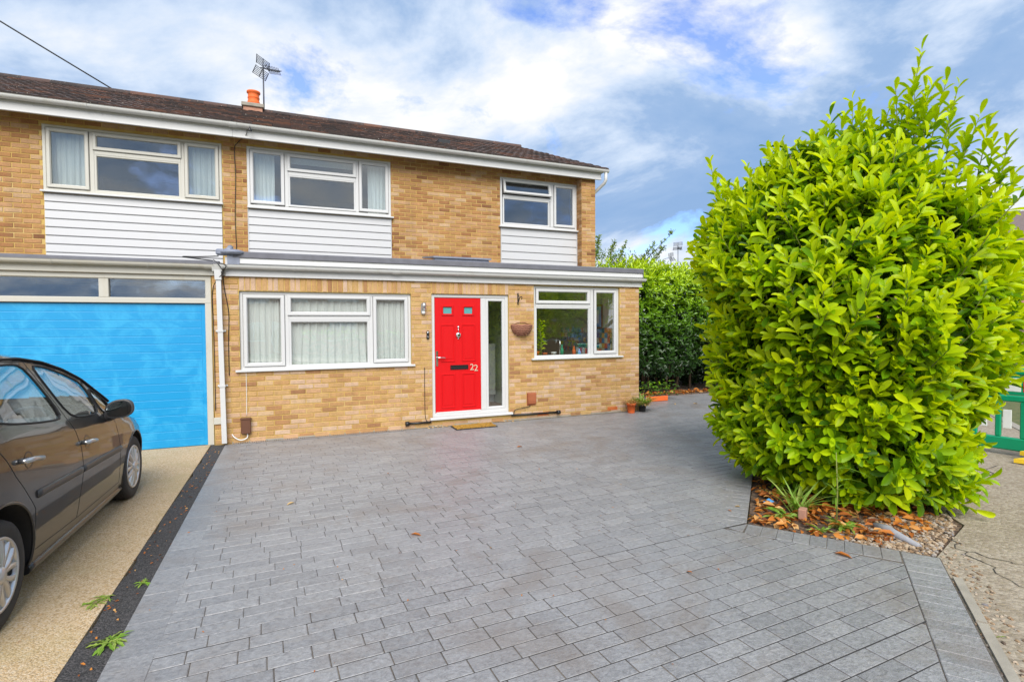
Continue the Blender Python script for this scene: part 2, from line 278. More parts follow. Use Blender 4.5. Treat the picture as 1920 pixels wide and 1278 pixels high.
# ------------------------------------------------------------------ mesh helpers
WL = {}      # world position of every Empty / mesh origin used as a parent
class MB:
    def __init__(s): s.v = []; s.f = []; s.t = []; s.smooth = []
    def add(s, vs, fs, tone=.5, smooth=False):
        k = len(s.v); s.v += [tuple(p) for p in vs]
        for f in fs: s.f.append(tuple(i+k for i in f)); s.t.append(tone); s.smooth.append(smooth)
        return s
    def box(s, a, b, tone=.5, bev=0.):
        x0,y0,z0 = (min(a[i],b[i]) for i in range(3)); x1,y1,z1 = (max(a[i],b[i]) for i in range(3))
        if bev <= 0:
            return s.add([(x0,y0,z0),(x1,y0,z0),(x1,y1,z0),(x0,y1,z0),(x0,y0,z1),(x1,y0,z1),(x1,y1,z1),(x0,y1,z1)],
                [(0,3,2,1),(4,5,6,7),(0,1,5,4),(1,2,6,5),(2,3,7,6),(3,0,4,7)], tone)
        bm = bmesh.new(); bmesh.ops.create_cube(bm, size=1)
        for v in bm.verts: v.co = Vector(((x0+x1)/2+v.co.x*(x1-x0), (y0+y1)/2+v.co.y*(y1-y0), (z0+z1)/2+v.co.z*(z1-z0)))
        bmesh.ops.bevel(bm, geom=bm.edges[:], offset=bev, segments=1, affect='EDGES', profile=.5)
        bm.verts.index_update(); s.add([v.co[:] for v in bm.verts], [tuple(v.index for v in f.verts) for f in bm.faces], tone); bm.free(); return s
    def rot(s, start, M):      # transform verts from index start
        for i in range(start, len(s.v)): s.v[i] = tuple(M @ Vector(s.v[i]))
        return s
    def tube(s, path, r, n=8, tone=.5, caps=True):
        P = [Vector(p) for p in path]; rs = r if isinstance(r, (list, tuple)) else [r]*len(P)
        k = len(s.v); pu = None
        for i, p in enumerate(P):
            d = (P[min(i+1, len(P)-1)]-P[max(i-1, 0)]).normalized()
            if pu is None: pu = d.orthogonal().normalized()
            pu = (pu-d*pu.dot(d));  pu = pu.normalized() if pu.length > 1e-6 else d.orthogonal().normalized()
            q = d.cross(pu)
            for j in range(n):
                a = 2*math.pi*j/n; s.v.append(tuple(p+(pu*math.cos(a)+q*math.sin(a))*rs[i]))
        for i in range(len(P)-1):
            for j in range(n):
                a, b = k+i*n+j, k+i*n+(j+1) % n; s.f.append((a, b, b+n, a+n)); s.t.append(tone); s.smooth.append(True)
        if caps:
            s.f.append(tuple(k+j for j in reversed(range(n)))); s.t.append(tone); s.smooth.append(False)
            e = k+(len(P)-1)*n; s.f.append(tuple(e+j for j in range(n))); s.t.append(tone); s.smooth.append(False)
        return s
    def lathe(s, prof, n=24, c=(0,0,0), axis='z', tone=.5, smooth=True, cap=True):
        k = len(s.v); c = Vector(c)
        for r, h in prof:
            for j in range(n):
                a = 2*math.pi*j/n; x, y = r*math.cos(a), r*math.sin(a)
                p = {'z': (x, y, h), 'x': (h, x, y), 'y': (x, h, y)}[axis]; s.v.append(tuple(c+Vector(p)))
        for i in range(len(prof)-1):
            for j in range(n):
                a, b = k+i*n+j, k+i*n+(j+1) % n; s.f.append((a, b, b+n, a+n)); s.t.append(tone); s.smooth.append(smooth)
        if cap:
            s.f.append(tuple(k+j for j in reversed(range(n)))); s.t.append(tone); s.smooth.append(False)
            e = k+(len(prof)-1)*n; s.f.append(tuple(e+j for j in range(n))); s.t.append(tone); s.smooth.append(False)
        return s
    def prism(s, poly, z0, z1, tone=.5):   # poly in xy, counter-clockwise
        n = len(poly); vs = [(x, y, z0) for x, y in poly]+[(x, y, z1) for x, y in poly]
        return s.add(vs, [tuple(reversed(range(n))), tuple(range(n, 2*n))]+[(i, (i+1) % n, (i+1) % n+n, i+n) for i in range(n)], tone)
    def extrude_x(s, prof, x0, x1, tone=.5, closed=True, smooth=False):  # profile in (y,z)
        n = len(prof); vs = [(x0, y, z) for y, z in prof]+[(x1, y, z) for y, z in prof]
        fs = [(i, (i+1) % n, (i+1) % n+n, i+n) for i in range(n if closed else n-1)]
        s.add(vs, fs, tone, smooth)
        if closed: s.add(vs, [tuple(reversed(range(n))), tuple(range(n, 2*n))], tone)
        return s
    def mesh(s, name, mat, off=(0,0,0)):
        me = bpy.data.meshes.new(name); o = off
        me.from_pydata([(x-o[0], y-o[1], z-o[2]) for x, y, z in s.v], [], s.f)
        a = me.attributes.new('tone', 'FLOAT', 'FACE'); a.data.foreach_set('value', s.t)
        me.polygons.foreach_set('use_smooth', s.smooth)
        if mat: me.materials.append(MATS[mat])
        me.update(); return me
    def build(s, name, mat, parent=None, loc=None):
        pw = WL.get(parent.as_pointer() if parent else 0, Vector((0,0,0)))
        base = Vector(loc) if loc is not None else pw
        ob = bpy.data.objects.new(name, s.mesh(name, mat, base)); col.objects.link(ob)
        ob.location = base-pw; ob.parent = parent; WL[ob.as_pointer()] = base
        bm = bmesh.new(); bm.from_mesh(ob.data); bmesh.ops.recalc_face_normals(bm, faces=bm.faces); bm.to_mesh(ob.data); bm.free()
        return ob
def link_mesh(name, me, parent, world, rot=None, scale=None):
    ob = bpy.data.objects.new(name, me); col.objects.link(ob)
    pw = WL.get(parent.as_pointer() if parent else 0, Vector((0,0,0)))
    ob.location = Vector(world)-pw; ob.parent = parent
    if rot is not None: ob.rotation_euler = rot
    if scale is not None: ob.scale = scale
    WL[ob.as_pointer()] = Vector(world); return ob
def tag(o, label, cat=None, group=None, kind=None):
    if label: o['label'] = label
    if cat: o['category'] = cat
    if group: o['group'] = group
    if kind: o['kind'] = kind
    return o
def thing(name, label, cat, loc=(0,0,0), group=None):
    o = bpy.data.objects.new(name, None); col.objects.link(o); o.location = loc; o.empty_display_size = .2
    WL[o.as_pointer()] = Vector(loc); return tag(o, label, cat, group)
def struct(ob): ob['kind'] = 'structure'; return ob
def stuff(ob): ob['kind'] = 'stuff'; return ob
def big_mesh(name, V, Fq, tone, mat, parent=None, smooth=True):   # numpy bulk mesh of quads, world coords
    pw = WL.get(parent.as_pointer() if parent else 0, Vector((0,0,0)))
    V = V-np.array(pw); me = bpy.data.meshes.new(name); nv, nf = len(V), len(Fq)
    me.vertices.add(nv); me.vertices.foreach_set('co', V.astype(np.float32).ravel())
    me.loops.add(nf*4); me.loops.foreach_set('vertex_index', Fq.astype(np.int32).ravel())
    me.polygons.add(nf); me.polygons.foreach_set('loop_start', np.arange(0, nf*4, 4, dtype=np.int32))
    me.polygons.foreach_set('use_smooth', np.full(nf, smooth))
    a = me.attributes.new('tone', 'FLOAT', 'FACE'); a.data.foreach_set('value', tone.astype(np.float32))
    me.materials.append(MATS[mat]); me.update(calc_edges=True); me.validate()
    ob = bpy.data.objects.new(name, me); col.objects.link(ob); ob.parent = parent; WL[ob.as_pointer()] = pw; return ob

# ------------------------------------------------------------------ setting: ground
g = MB(); g.add([(-400,-400,-.06),(400,-400,-.06),(400,400,-.06),(-400,400,-.06)], [(0,1,2,3)])
struct(g.build('ground', 'earth'))
SD = Vector((.754,.657)); SD.normalize()                                    # direction of the diagonal edge of the bed
SD2 = Vector((.796,.605)); SD2.normalize(); SN = Vector((SD2.y, -SD2.x))   # direction of the street, and its normal away from the house
P0 = Vector((-2.07,-6.41))                                                 # outer corner of the drive
def sp(t, n): q = P0+SD2*t+SN*n; return (q.x, q.y)
fpo = MB(); fpo.prism([sp(-30,0), sp(-30,2.0), sp(40,2.0), sp(40,.0), sp(1.9,0), (-1.15,-6.1),(-2.05,-6.38)], -.055, -.014)
footpath = struct(fpo.build('footpath', 'footpath'))
f2 = MB(); f2.prism([sp(1.9,0), sp(40,0), sp(40,-1.2), sp(2.4,-1.2)], -.055, -.022); struct(f2.build('grass_verge', 'verge'))
kb = MB()
for k in range(34):
    a, b = -25+k*1.5, -25+k*1.5+1.49; kb.prism([sp(a,2.0), sp(a,2.13), sp(b,2.13), sp(b,2.0)], -.14, -.004)
struct(kb.build('street_kerb', 'kerb_concrete'))
rd = MB(); rd.prism([sp(-60,2.13), sp(-60,8.5), sp(60,8.5), sp(60,2.13)], -.2, -.05+.004-.06+.03); struct(rd.build('road', 'road'))
f3 = MB(); f3.prism([sp(-60,8.5), sp(-60,10.4), sp(60,10.4), sp(60,8.5)], -.2, -.01); struct(f3.build('far_footpath', 'footpath'))
# concrete drive of the attached house, with its tarmac strip
cdv = MB(); cdv.prism([(-12.2,.06), (-12.2,-13), (-7.452,-13), (-7.462,.06)], -.055, -.001); struct(cdv.build('concrete_drive', 'aggregate'))
ts = MB(); pts = [(-7.452+.012*math.sin(i*1.7)+.008*math.sin(i*4.1), .04-i*.22) for i in range(60)]
ts.prism([(x, y) for x, y in pts]+[(-7.262, -12.94), (-7.262, .04)], -.055, -.004); struct(ts.build('tarmac_strip', 'tarmac'))

# paved drive: base slab with stamped blocks standing on it
drv = MB()
A_ = [(-7.267,.0), (-7.267,-10.3), sp(-5.0,0), sp(0,0), (-2.816,-5.353), (-1.434+.02,-4.128), (4.3,.94), (4.3,1.75), (0,1.75), (0,0)]
drv.prism(A_, -.055, -.0050); drive = struct(drv.build('paved_driveway', 'base_joint'))
def clip(poly, hp):
    for (nx, ny, d) in hp:          # keep nx*x+ny*y >= d
        out = []
        for i in range(len(poly)):
            a, b = poly[i], poly[(i+1) % len(poly)]; da, db = nx*a[0]+ny*a[1]-d, nx*b[0]+ny*b[1]-d
            if da >= 0: out.append(a)
            if (da >= 0) != (db >= 0): t = da/(da-db); out.append((a[0]+(b[0]-a[0])*t, a[1]+(b[1]-a[1])*t))
        poly = out
        if len(poly) < 3: return []
    return poly
def hp_line(a, b, inset=0.):       # left of a->b
    nx, ny = -(b[1]-a[1]), b[0]-a[0]; l = math.hypot(nx, ny); nx /= l; ny /= l; return (nx, ny, nx*a[0]+ny*a[1]+inset)
TH = R(2.5); ux, uy = math.cos(TH), math.sin(TH)
jO = (-2.81, -5.345)               # the long joint passes here
def rowpt(a, r): return (jO[0]+ux*a-uy*r, jO[1]+uy*a+ux*r)
j_up = (-uy, ux, -uy*jO[0]+ux*jO[1]+.004); j_dn = (uy, -ux, uy*jO[0]-ux*jO[1]+.004)
diag_a, diag_b = (-3.05,-5.355), (1.0,-1.826)     # inner line of the diagonal soldier course
dg = hp_line(diag_a, (diag_a[0]+SD.x, diag_a[1]+SD.y), .002)
fr = hp_line((-2.36,-6.46), (-3.02,-5.46), .002)
rb_ = hp_line(sp(-4,-.24), sp(0,-.24), .002)
regs = [[(1,0,-7.060), (0,-1,.045), j_up, dg], [(1,0,-7.055), j_dn, (0,1,-10.2), fr, rb_], [(1,0,.03), (0,1,-.04), (0,-1,-1.72), (-1,0,-4.2), dg]]
LEN, PIT = .262, .117
paves = []
for r in range(-46, 66):
    off = .5*LEN*(r % 2)+.05*math.sin(r*12.9)
    cuts = []; a = -5.6+off
    while a < 8.2: cuts.append(a); a += LEN*random.choice((.82, 1, 1, 1.0, 1.12))
    for a0, a1 in zip(cuts, cuts[1:]):
        gx, gy = .0038, .0036
        q = [rowpt(a0+gx, r*PIT+gy), rowpt(a1-gx, r*PIT+gy), rowpt(a1-gx, (r+1)*PIT-gy), rowpt(a0+gx, (r+1)*PIT-gy)]
        cxm, cym = sum(p[0] for p in q)/4, sum(p[1] for p in q)/4
        if cxm < -7.4 or cxm > 4.5 or cym > 1.9 or cym < -10.4: continue
        for hp in regs:
            c = clip(q, hp)
            if len(c) >= 3:
                ar = abs(sum(c[i][0]*c[(i+1) % len(c)][1]-c[(i+1) % len(c)][0]*c[i][1] for i in range(len(c))))/2
                if ar > .0015: paves.append(c)
def band(a, b, width, n_in, pitch=.112):   # soldier blocks along a->b, width to the left
    a, b = Vector(a), Vector(b); d = b-a; L = d.length; d.normalize(); nn = Vector((-d.y, d.x)); k = int(L/pitch); st = L/k
    for i in range(k):
        s0, s1 = i*st+.0016, (i+1)*st-.0016
        paves.append([tuple(a+d*s0+nn*.004), tuple(a+d*s1+nn*.004), tuple(a+d*s1+nn*(width-.004)), tuple(a+d*s0+nn*(width-.004))])
band((-7.262,-10.2), (-7.262,-.02), -.20, 0, .36); paves[-1:] = paves[-1:]
for i in range(len(paves)):
    p = paves[i]; ar = sum(p[j][0]*p[(j+1) % len(p)][1]-p[(j+1) % len(p)][0]*p[j][1] for j in range(len(p)))
    if ar < 0: paves[i] = p[::-1]
n0 = len(paves)
paves.append([(-3.03,-5.368), (-2.995,-5.478), (-2.835,-5.372)]); paves.append([(-3.035,-5.346), (-2.815,-5.338), (-2.957,-5.174)]); band((-2.80,-5.342), (1.2,-1.857), .238, 0); band((-2.216,-6.217), (-2.822,-5.372), .225, 0); band(sp(-4.9,-.004), sp(-.02,-.004), .235, 0)
def paver_shape(mb, c, tone, zt):
    c = worn(c)
    cx_, cy_ = sum(p[0] for p in c)/len(c), sum(p[1] for p in c)/len(c); n = len(c); bev = .0035
    ins = []
    for p in c:
        d = math.hypot(p[0]-cx_, p[1]-cy_); k = max(0, 1-bev*1.5/max(d, .01)); ins.append((cx_+(p[0]-cx_)*k, cy_+(p[1]-cy_)*k))
    zs = [zt+random.uniform(-.0012, .0012) for _ in c]
    vs = [(x, y, -.012) for x, y in c]+[(x, y, -.0024) for x, y in c]+[(x, y, z) for (x, y), z in zip(ins, zs)]
    fs = [(i, (i+1) % n, (i+1) % n+n, i+n) for i in range(n)]+[(i+n, (i+1) % n+n, (i+1) % n+2*n, i+2*n) for i in range(n)]+[tuple(range(2*n, 3*n))]
    mb.add(vs, fs, tone)
def worn(c):      # stamped joints are nearly worn away on the left and towards the house
    x, y = sum(p[0] for p in c)/len(c), sum(p[1] for p in c)/len(c); k = max(0, min(1, (-5.0-x)/1.4))*max(0, min(1, (y+6.3)/1.2)); k = max(k, max(0, min(1, (y+3.2)/1.2))*.8)*.75
    L = .0030*k; return [(px+math.copysign(min(L, abs(px-x)), px-x), py+math.copysign(min(L*.75, abs(py-y)), py-y)) for px, py in c]
def cen(c): return sum(p[0] for p in c)/len(c), sum(p[1] for p in c)/len(c)
def cam_px(x, y, z):
    d = Vector((x, y, z))-CAM; dz = d.dot(fw)
    if dz < .1: return None
    return 960+F_PX*d.dot(r2)/dz, 639-F_PX*d.dot(u2)/dz, dz
order = []
for i, c in enumerate(paves):
    x, y = cen(c); q = cam_px(x, y, 0)
    vis = q and -40 < q[0] < 1960 and q[1] < 1310
    ar = abs(sum(c[j][0]*c[(j+1) % len(c)][1]-c[(j+1) % len(c)][0]*c[j][1] for j in range(len(c))))
    order.append((0 if not vis else -ar/q[2]**3, i))
order.sort(); pick = {i for _, i in order[:290]}
rest = MB()
for i, c in enumerate(paves):
    x, y = cen(c)
    if i in pick:
        m_ = MB(); paver_shape(m_, c, .5, .0); m_.build('paving_block', 'paver_obj', drive, loc=(x, y, 0))
    else: paver_shape(rest, c, random.random(), .0)
stuff(rest.build('paving_blocks', 'paver_attr', drive))
rj = MB()
for r in range(-46, 66):
    for hp in regs:
        q = clip([rowpt(-6, r*PIT-.0034), rowpt(8, r*PIT-.0034), rowpt(8, r*PIT+.0034), rowpt(-6, r*PIT+.0034)], hp)
        if len(q) >= 3: rj.add([(x, y, -.0026) for x, y in q], [tuple(range(len(q)))])
rj.build('row_joints', 'joint_dark', drive)
jm = MB()
for r_, a0, a1 in ((0,-4.25,-.02), (-13,-4.3,.0), (10,-4.2,.6)):
    q = [rowpt(a0, r_*PIT-.0045), rowpt(a1, r_*PIT-.0045), rowpt(a1, r_*PIT+.0045), rowpt(a0, r_*PIT+.0045)]
    jm.prism(q, -.0064, -.0014)
jm.build('expansion_joint', 'joint_dark', drive)
# planting bed
bd = MB(); BED = [(-2.81,-5.36), (-2.075,-6.39), (-1.2,-6.05), (.2,-5.0), (2.6,-2.9), (3.9,.4), (-1.40,-4.125)]
bd.prism([(-2.81,-5.36), (-2.075,-6.39), (-1.15,-6.08), (.55,-4.7), (4.2,-1.4), (4.3,.93), (-1.415,-4.135)], -.055, -.028); struct(bd.build('planting_bed', 'soil'))

# ------------------------------------------------------------------ houses
BW, BH, JT = .213, .063, .012
def brick_unit(dx, dz, name):
    m_ = MB(); e = .004; h = .012
    vs = [(-dx/2,.03,-dz/2),(dx/2,.03,-dz/2),(dx/2,.03,dz/2),(-dx/2,.03,dz/2),
          (-dx/2,-.006+e,-dz/2),(dx/2,-.006+e,-dz/2),(dx/2,-.006+e,dz/2),(-dx/2,-.006+e,dz/2),
          (-dx/2+e,-.006,-dz/2+e),(dx/2-e,-.006,-dz/2+e),(dx/2-e,-.006,dz/2-e),(-dx/2+e,-.006,dz/2-e)]
    fs = [(0,1,5,4),(1,2,6,5),(2,3,7,6),(3,0,4,7),(4,5,9,8),(5,6,10,9),(6,7,11,10),(7,4,8,11),(8,9,10,11)]
    return m_.add(vs, fs)
BRICK = brick_unit(BW, BH, 'b').mesh('brick', 'brick_obj'); BRICK_OLD = brick_unit(BW, BH, 'b').mesh('brick', 'brick_old_obj')
SOLD = brick_unit(BH, BW-.005, 's').mesh('soldier_brick', 'brick_obj')
def bricks_in(x0, x1, z0, z1, holes, y, ph=0):
    out = []; n = int((z1-z0)/.075+.01)
    for k in range(n):
        zc = z0+k*.075+.0375; a = x0-.225*((k+ph) % 2)*.5
        while a < x1:
            lo, hi = max(a, x0), min(a+BW, x1)
            segs = [(lo, hi)]
            for hx0, hx1, hz0, hz1 in holes:
                if zc+.02 < hz0 or zc-.02 > hz1: continue
                ns = []
                for l, h in segs:
                    if h <= hx0 or l >= hx1: ns.append((l, h))
                    else:
                        if l < hx0: ns.append((l, hx0))
                        if h > hx1: ns.append((hx1, h))
                segs = ns
            for l, h in segs:
                if h-l > .03: out.append(((l+h)/2, y, zc, h-l, 'b'))
            a += .225
    return out
def soldiers(x0, x1, zc, y):
    n = int((x1-x0)/.075); st = (x1-x0)/n
    return [(x0+(i+.5)*st, y, zc, st-JT, 's') for i in range(n)]
def lay(bricks, wall, budget, old=False):
    bricks.sort(key=lambda b: (Vector((b[0], b[1], b[2]))-CAM).length if cam_px(b[0],b[1],b[2]) and cam_px(b[0],b[1],b[2])[0] > -10 else 1e3)
    rest = MB()
    for i, (x, y, z, w_, k) in enumerate(bricks):
        dy = random.uniform(-.002, .0015)
        if i < budget:
            if k == 'b': link_mesh('brick', BRICK_OLD if old else BRICK, wall, (x, y+dy, z), scale=(w_/BW, 1, 1))
            else: link_mesh('soldier_brick', SOLD, wall, (x, y+dy, z), scale=(w_/BH, 1, 1))
        else:
            st = len(rest.v); u = brick_unit(w_, BH, 'r') if k == 'b' else brick_unit(w_, BW-.005, 'r')
            rest.add([(a+x, b+y+dy, c+z) for a, b, c in u.v], u.f, random.random())
    if rest.v: stuff(rest.build('brickwork', 'brick_old_attr' if old else 'brick_attr', wall))
def panel(x0, x1, z0, z1, holes, y0, y1, mat, name, parent):
    xs = sorted({x0, x1, *[v for h in holes for v in h[:2] if x0 < v < x1]}); zs = sorted({z0, z1, *[v for h in holes for v in h[2:] if z0 < v < z1]})
    solid = lambda i, k: 0 <= i < len(xs)-1 and 0 <= k < len(zs)-1 and not any(h[0]-1e-6 <= (xs[i]+xs[i+1])/2 <= h[1]+1e-6 and h[2] <= (zs[k]+zs[k+1])/2 <= h[3] for h in holes)
    m_ = MB()
    for i in range(len(xs)-1):
        for k in range(len(zs)-1):
            if not solid(i, k): continue
            a, b, c, d = xs[i], xs[i+1], zs[k], zs[k+1]
            m_.add([(a,y0,c),(b,y0,c),(b,y0,d),(a,y0,d)], [(0,1,2,3)]); m_.add([(a,y1,c),(b,y1,c),(b,y1,d),(a,y1,d)], [(3,2,1,0)])
            if not solid(i-1, k): m_.add([(a,y0,c),(a,y1,c),(a,y1,d),(a,y0,d)], [(0,3,2,1)])
            if not solid(i+1, k): m_.add([(b,y0,c),(b,y1,c),(b,y1,d),(b,y0,d)], [(0,1,2,3)])
            if not solid(i, k-1): m_.add([(a,y0,c),(b,y0,c),(b,y1,c),(a,y1,c)], [(0,3,2,1)])
            if not solid(i, k+1): m_.add([(a,y0,d),(b,y0,d),(b,y1,d),(a,y1,d)], [(0,1,2,3)])
    ob = bpy.data.objects.new(name, m_.mesh(name, mat, WL[parent.as_pointer()])); col.objects.link(ob); ob.parent = parent; WL[ob.as_pointer()] = WL[parent.as_pointer()]
    return ob
def ring(mb, x0, x1, z0, z1, y0, y1, w_, bev=.006):   # mitred rectangular frame with a soft front edge
    o = [(x0,z0),(x1,z0),(x1,z1),(x0,z1)]; i_ = [(x0+w_,z0+w_),(x1-w_,z0+w_),(x1-w_,z1-w_),(x0+w_,z1-w_)]
    ob_ = [(x0+bev,z0+bev),(x1-bev,z0+bev),(x1-bev,z1-bev),(x0+bev,z1-bev)]; ib = [(x0+w_-2*bev,z0+w_-2*bev),(x1-w_+2*bev,z0+w_-2*bev),(x1-w_+2*bev,z1-w_+2*bev),(x0+w_-2*bev,z1-w_+2*bev)]
    loops = [[(x,y1,z) for x,z in o], [(x,y0+bev,z) for x,z in o], [(x,y0,z) for x,z in ob_], [(x,y0,z) for x,z in ib], [(x,y0+2.5*bev,z) for x,z in i_], [(x,y1,z) for x,z in i_]]
    vs = [p for l in loops for p in l]; fs = []
    for a in range(6):
        b = (a+1) % 6
        for k in range(4): fs.append((a*4+k, a*4+(k+1) % 4, b*4+(k+1) % 4, b*4+k))
    mb.add(vs, fs)
def window(parent, x0, x1, z0, z1, y, cells, gl='glass', mat='upvc', sill=None, fw_=.05, label=None):
    """outer frame, bars, casements and panes; cells: (x0,x1,z0,z1,kind)"""
    wn = MB(); ring(wn, x0, x1, z0, z1, y, y+.07, fw_); ob = wn.build('window', mat, parent)
    if label: ob['label'] = label
    xs = sorted({c[0] for c in cells}|{c[1] for c in cells})
    for (a, b, c, d, kind) in cells:
        s_ = MB()
        if kind == 'f':
            ring(s_, a-.012, b+.012, c-.012, d+.012, y+.008, y+.06, .034, .004); s_.build('glazing_bead', mat, ob); gi = .021; yg = y+.03
            p_ = MB(); p_.box((a+.0, yg, c+.0), (b-.0, yg+.006, d-.0)); p_.build('pane', gl, ob)
        elif kind == 'o':
            k = len(s_.v); ring(s_, a-.006, b+.008, c-.006, d+.008, y-.022, y+.03, .052, .006)
            p_ = MB(); p_.box((a+.03, y+.0, c+.03), (b-.03, y+.006, d-.03))
            M_ = Matrix.Translation((0, y, d)) @ Matrix.Rotation(R(-13), 4, 'X') @ Matrix.Translation((0, -y, -d))
            s_.rot(0, M_); p_.rot(0, M_); sh = s_.build('opening_sash', mat, ob); p_.build('pane', gl, ob)
        else:
            ring(s_, a-.010, b+.010, c-.010, d+.010, y-.020, y+.055, .056, .007); sh = s_.build('casement', mat, ob)
            p_ = MB(); p_.box((a+.03, y+.012, c+.03), (b-.03, y+.018, d-.03)); p_.build('pane', gl, ob)
            gk = MB(); ring(gk, a+.040, b-.040, c+.040, d-.040, y+.004, y+.012, .007, .001); gk.build('gasket', 'black_rubber', ob)
    return ob
def bars(ob, lst, y, mat='upvc'):
    for (a, b, c, d) in lst:
        m_ = MB(); m_.box((a, y+.004, c), (b, y+.066, d), bev=.004); m_.build('glazing_bar', mat, ob)
def sill(ob, x0, x1, z, y0, y1, mat='upvc'):
    m_ = MB(); m_.extrude_x([(y0, z-.028), (y0, z-.006), (y0+.012, z), (y1, z+.006), (y1, z-.028)], x0, x1); m_.build('sill', mat, ob)
def curtain(x0, x1, z0, z1, y, mat, label, pull=0., amp=.025, waves=9, flare=0.):
    m_ = MB(); nx, nz = waves*8, 12; vs = []
    for k in range(nz+1):
        t = k/nz; zc = z1+(z0-z1)*t
        for i in range(nx+1):
            u = i/nx; xx = x0+(x1-x0)*u
            if pull: xx += pull*(x1-x0)*math.sin(math.pi*min(1, t*1.15))**2*(1-u)*-1*.6
            xx += flare*(u-.5)*t
            a = amp*(.55+.6*t)*math.sin(u*waves*2*math.pi+.6*math.sin(t*3+u*5))+amp*.5*math.sin(u*waves*4.6*math.pi+1+t)
            vs.append((xx, y+a, zc))
    fs = [(k*(nx+1)+i, k*(nx+1)+i+1, (k+1)*(nx+1)+i+1, (k+1)*(nx+1)+i) for k in range(nz) for i in range(nx)]
    m_.add(vs, fs, .5, True)
    ob = m_.build('curtain', mat, None, loc=((x0+x1)/2, y, z0)); tag(ob, label, 'curtain', 'curtains behind the windows')
    return ob
def boards(parent, x0, x1, z0, z1, n, y, mat='clad_white', name='cladding_board'):
    h = (z1-z0)/n
    for k in range(n):
        a, b = z0+k*h, z0+(k+1)*h
        m_ = MB(); m_.extrude_x([(y+.04, a+.001), (y-.006, a+.001), (y-.012, a+.007), (y-.006, b-.012), (y+.012, b-.010), (y+.012, b-.0005), (y+.04, b-.0005)], x0+.012, x1-.012)
        m_.build(name, mat, parent)
def half_gutter(x0, x1, y, z, r):
    n = 10; o = [(y-r*math.cos(math.pi*i/n), z-r*math.sin(math.pi*i/n)*.95) for i in range(n+1)]
    i_ = [(y+(r-.006)*math.cos(math.pi*k/n), z-(r-.006)*math.sin(math.pi*k/n)*.95) for k in range(n+1)]
    o[0:0] = [(y-r+.004, z+.008), (y-r-.006, z+.006)]
    return MB().extrude_x(o+i_, x0, x1, smooth=False)
def gutter(parent, x0, x1, y, z, r, mat, brs, unions=()):
    gt = half_gutter(x0, x1, y, z, r).build('gutter', mat, parent)
    for x in brs:
        b_ = half_gutter(x-.014, x+.014, y, z-.001, r+.005); b_.build('gutter_bracket', mat, gt)
    for x in unions:
        half_gutter(x-.06, x+.06, y, z-.001, r+.009).build('gutter_union', mat, gt)
    return gt
Y1 = 1.6234
house = thing('house', 'two storey yellow brick house with red front door and flat-roofed front extension', 'house', (-3.6, 0, 0))
nb = thing('attached_house', 'attached yellow brick house with blue garage door on the left', 'house', (-9.5, 0, 0))
# --- ground floor of number 22
WIN = (-7.055,-4.527,1.067,2.2315); KIT = (-2.292,-.4524,1.0997,2.422); DOR = (-4.183,-2.787,.12,2.2416)
holes0 = [WIN, DOR, KIT]
wall0 = panel(-7.40, 0, -.05, 2.52, holes0, 0, .28, 'mortar', 'extension_wall', house)
bl = bricks_in(-7.395, 0, .0, 2.475, [(WIN[0]-.005, WIN[1]+.005, WIN[2]-.03, 2.60), (DOR[0]-.005, DOR[1]+.005, .09, 2.60), (KIT[0]-.005, KIT[1]+.005, KIT[2]-.03, 2.6)], 0)
bl += soldiers(WIN[0]-.0, WIN[1], 2.2315+.112, 0)+soldiers(DOR[0], DOR[1], 2.2416+.107, 0)
lay(bl, wall0, 300)
sw = MB(); sw.box((-.28,.2801,-.05), (-.0005,Y1,2.52)); sw.build('extension_side_wall', 'brick_far', house)
w1 = window(house, *WIN[:2], WIN[2], WIN[3], .035, [(-6.995,-6.455,1.125,2.17,'c'), (-6.375,-5.205,1.10,1.795,'f'), (-6.395,-5.19,1.885,2.175,'c'), (-5.125,-4.585,1.125,2.17,'c')], label='wide white window beside the front door')
bars(w1, [(-6.44,-6.385,1.11,2.19), (-5.195,-5.14,1.11,2.19), (-6.384,-5.196,1.80,1.868)], .035); sill(w1, WIN[0]-.06, WIN[1]+.05, WIN[2]+.006, -.05, .035)
w2 = window(house, *KIT[:2], KIT[2], KIT[3], .035, [(-2.235,-1.10,1.125,2.03,'f'), (-2.225,-1.11,2.11,2.36,'c'), (-1.0,-.515,1.16,2.36,'c')], label='white kitchen window beside the hanging basket')
bars(w2, [(-1.085,-1.02,1.14,2.38), (-2.24,-1.086,2.035,2.095)], .035); sill(w2, KIT[0]-.06, KIT[1]+.06, KIT[2]+.006, -.05, .035)
# --- door set
df = MB(); ring(df, DOR[0], DOR[1], .165, DOR[3], .03, .11, .062, .006); fr_ = df.build('door_frame', 'upvc', house)
db_ = MB(); db_.box((-3.30,.034,.23), (-3.205,.106,2.178), bev=.004); db_.build('frame_post', 'upvc', fr_)
ds = MB(); ds.extrude_x([(-.06,.125), (-.06,.150), (-.045,.160), (.10,.170), (.10,.125)], DOR[0]-.05, DOR[1]+.05); ds.build('threshold', 'upvc', fr_)
sl = MB(); ring(sl, -3.204, -2.850, .228, 2.178, .036, .09, .048, .005); sl.build('sidelight_frame', 'upvc', fr_)
sg = MB(); sg.box((-3.17,.058,.26), (-2.88,.064,2.15)); sg.build('sidelight_pane', 'glass', fr_)
DX0, DX1, DZ0, DZ1, DY = -4.118, -3.302, .205, 2.176, .048
dl = MB()
lights = [(-3.99,-3.80,1.90,2.03), (-3.62,-3.43,1.90,2.03)]
door = panel(DX0, DX1, DZ0, DZ1, lights, DY, DY+.044, 'door_red', 'door', house)
wb = MB(); wb.box((DX0+.01, DY-.02, DZ0+.0), (DX1-.01, DY-.001, DZ0+.035), bev=.004); wb.build('weather_bar', 'upvc', door)
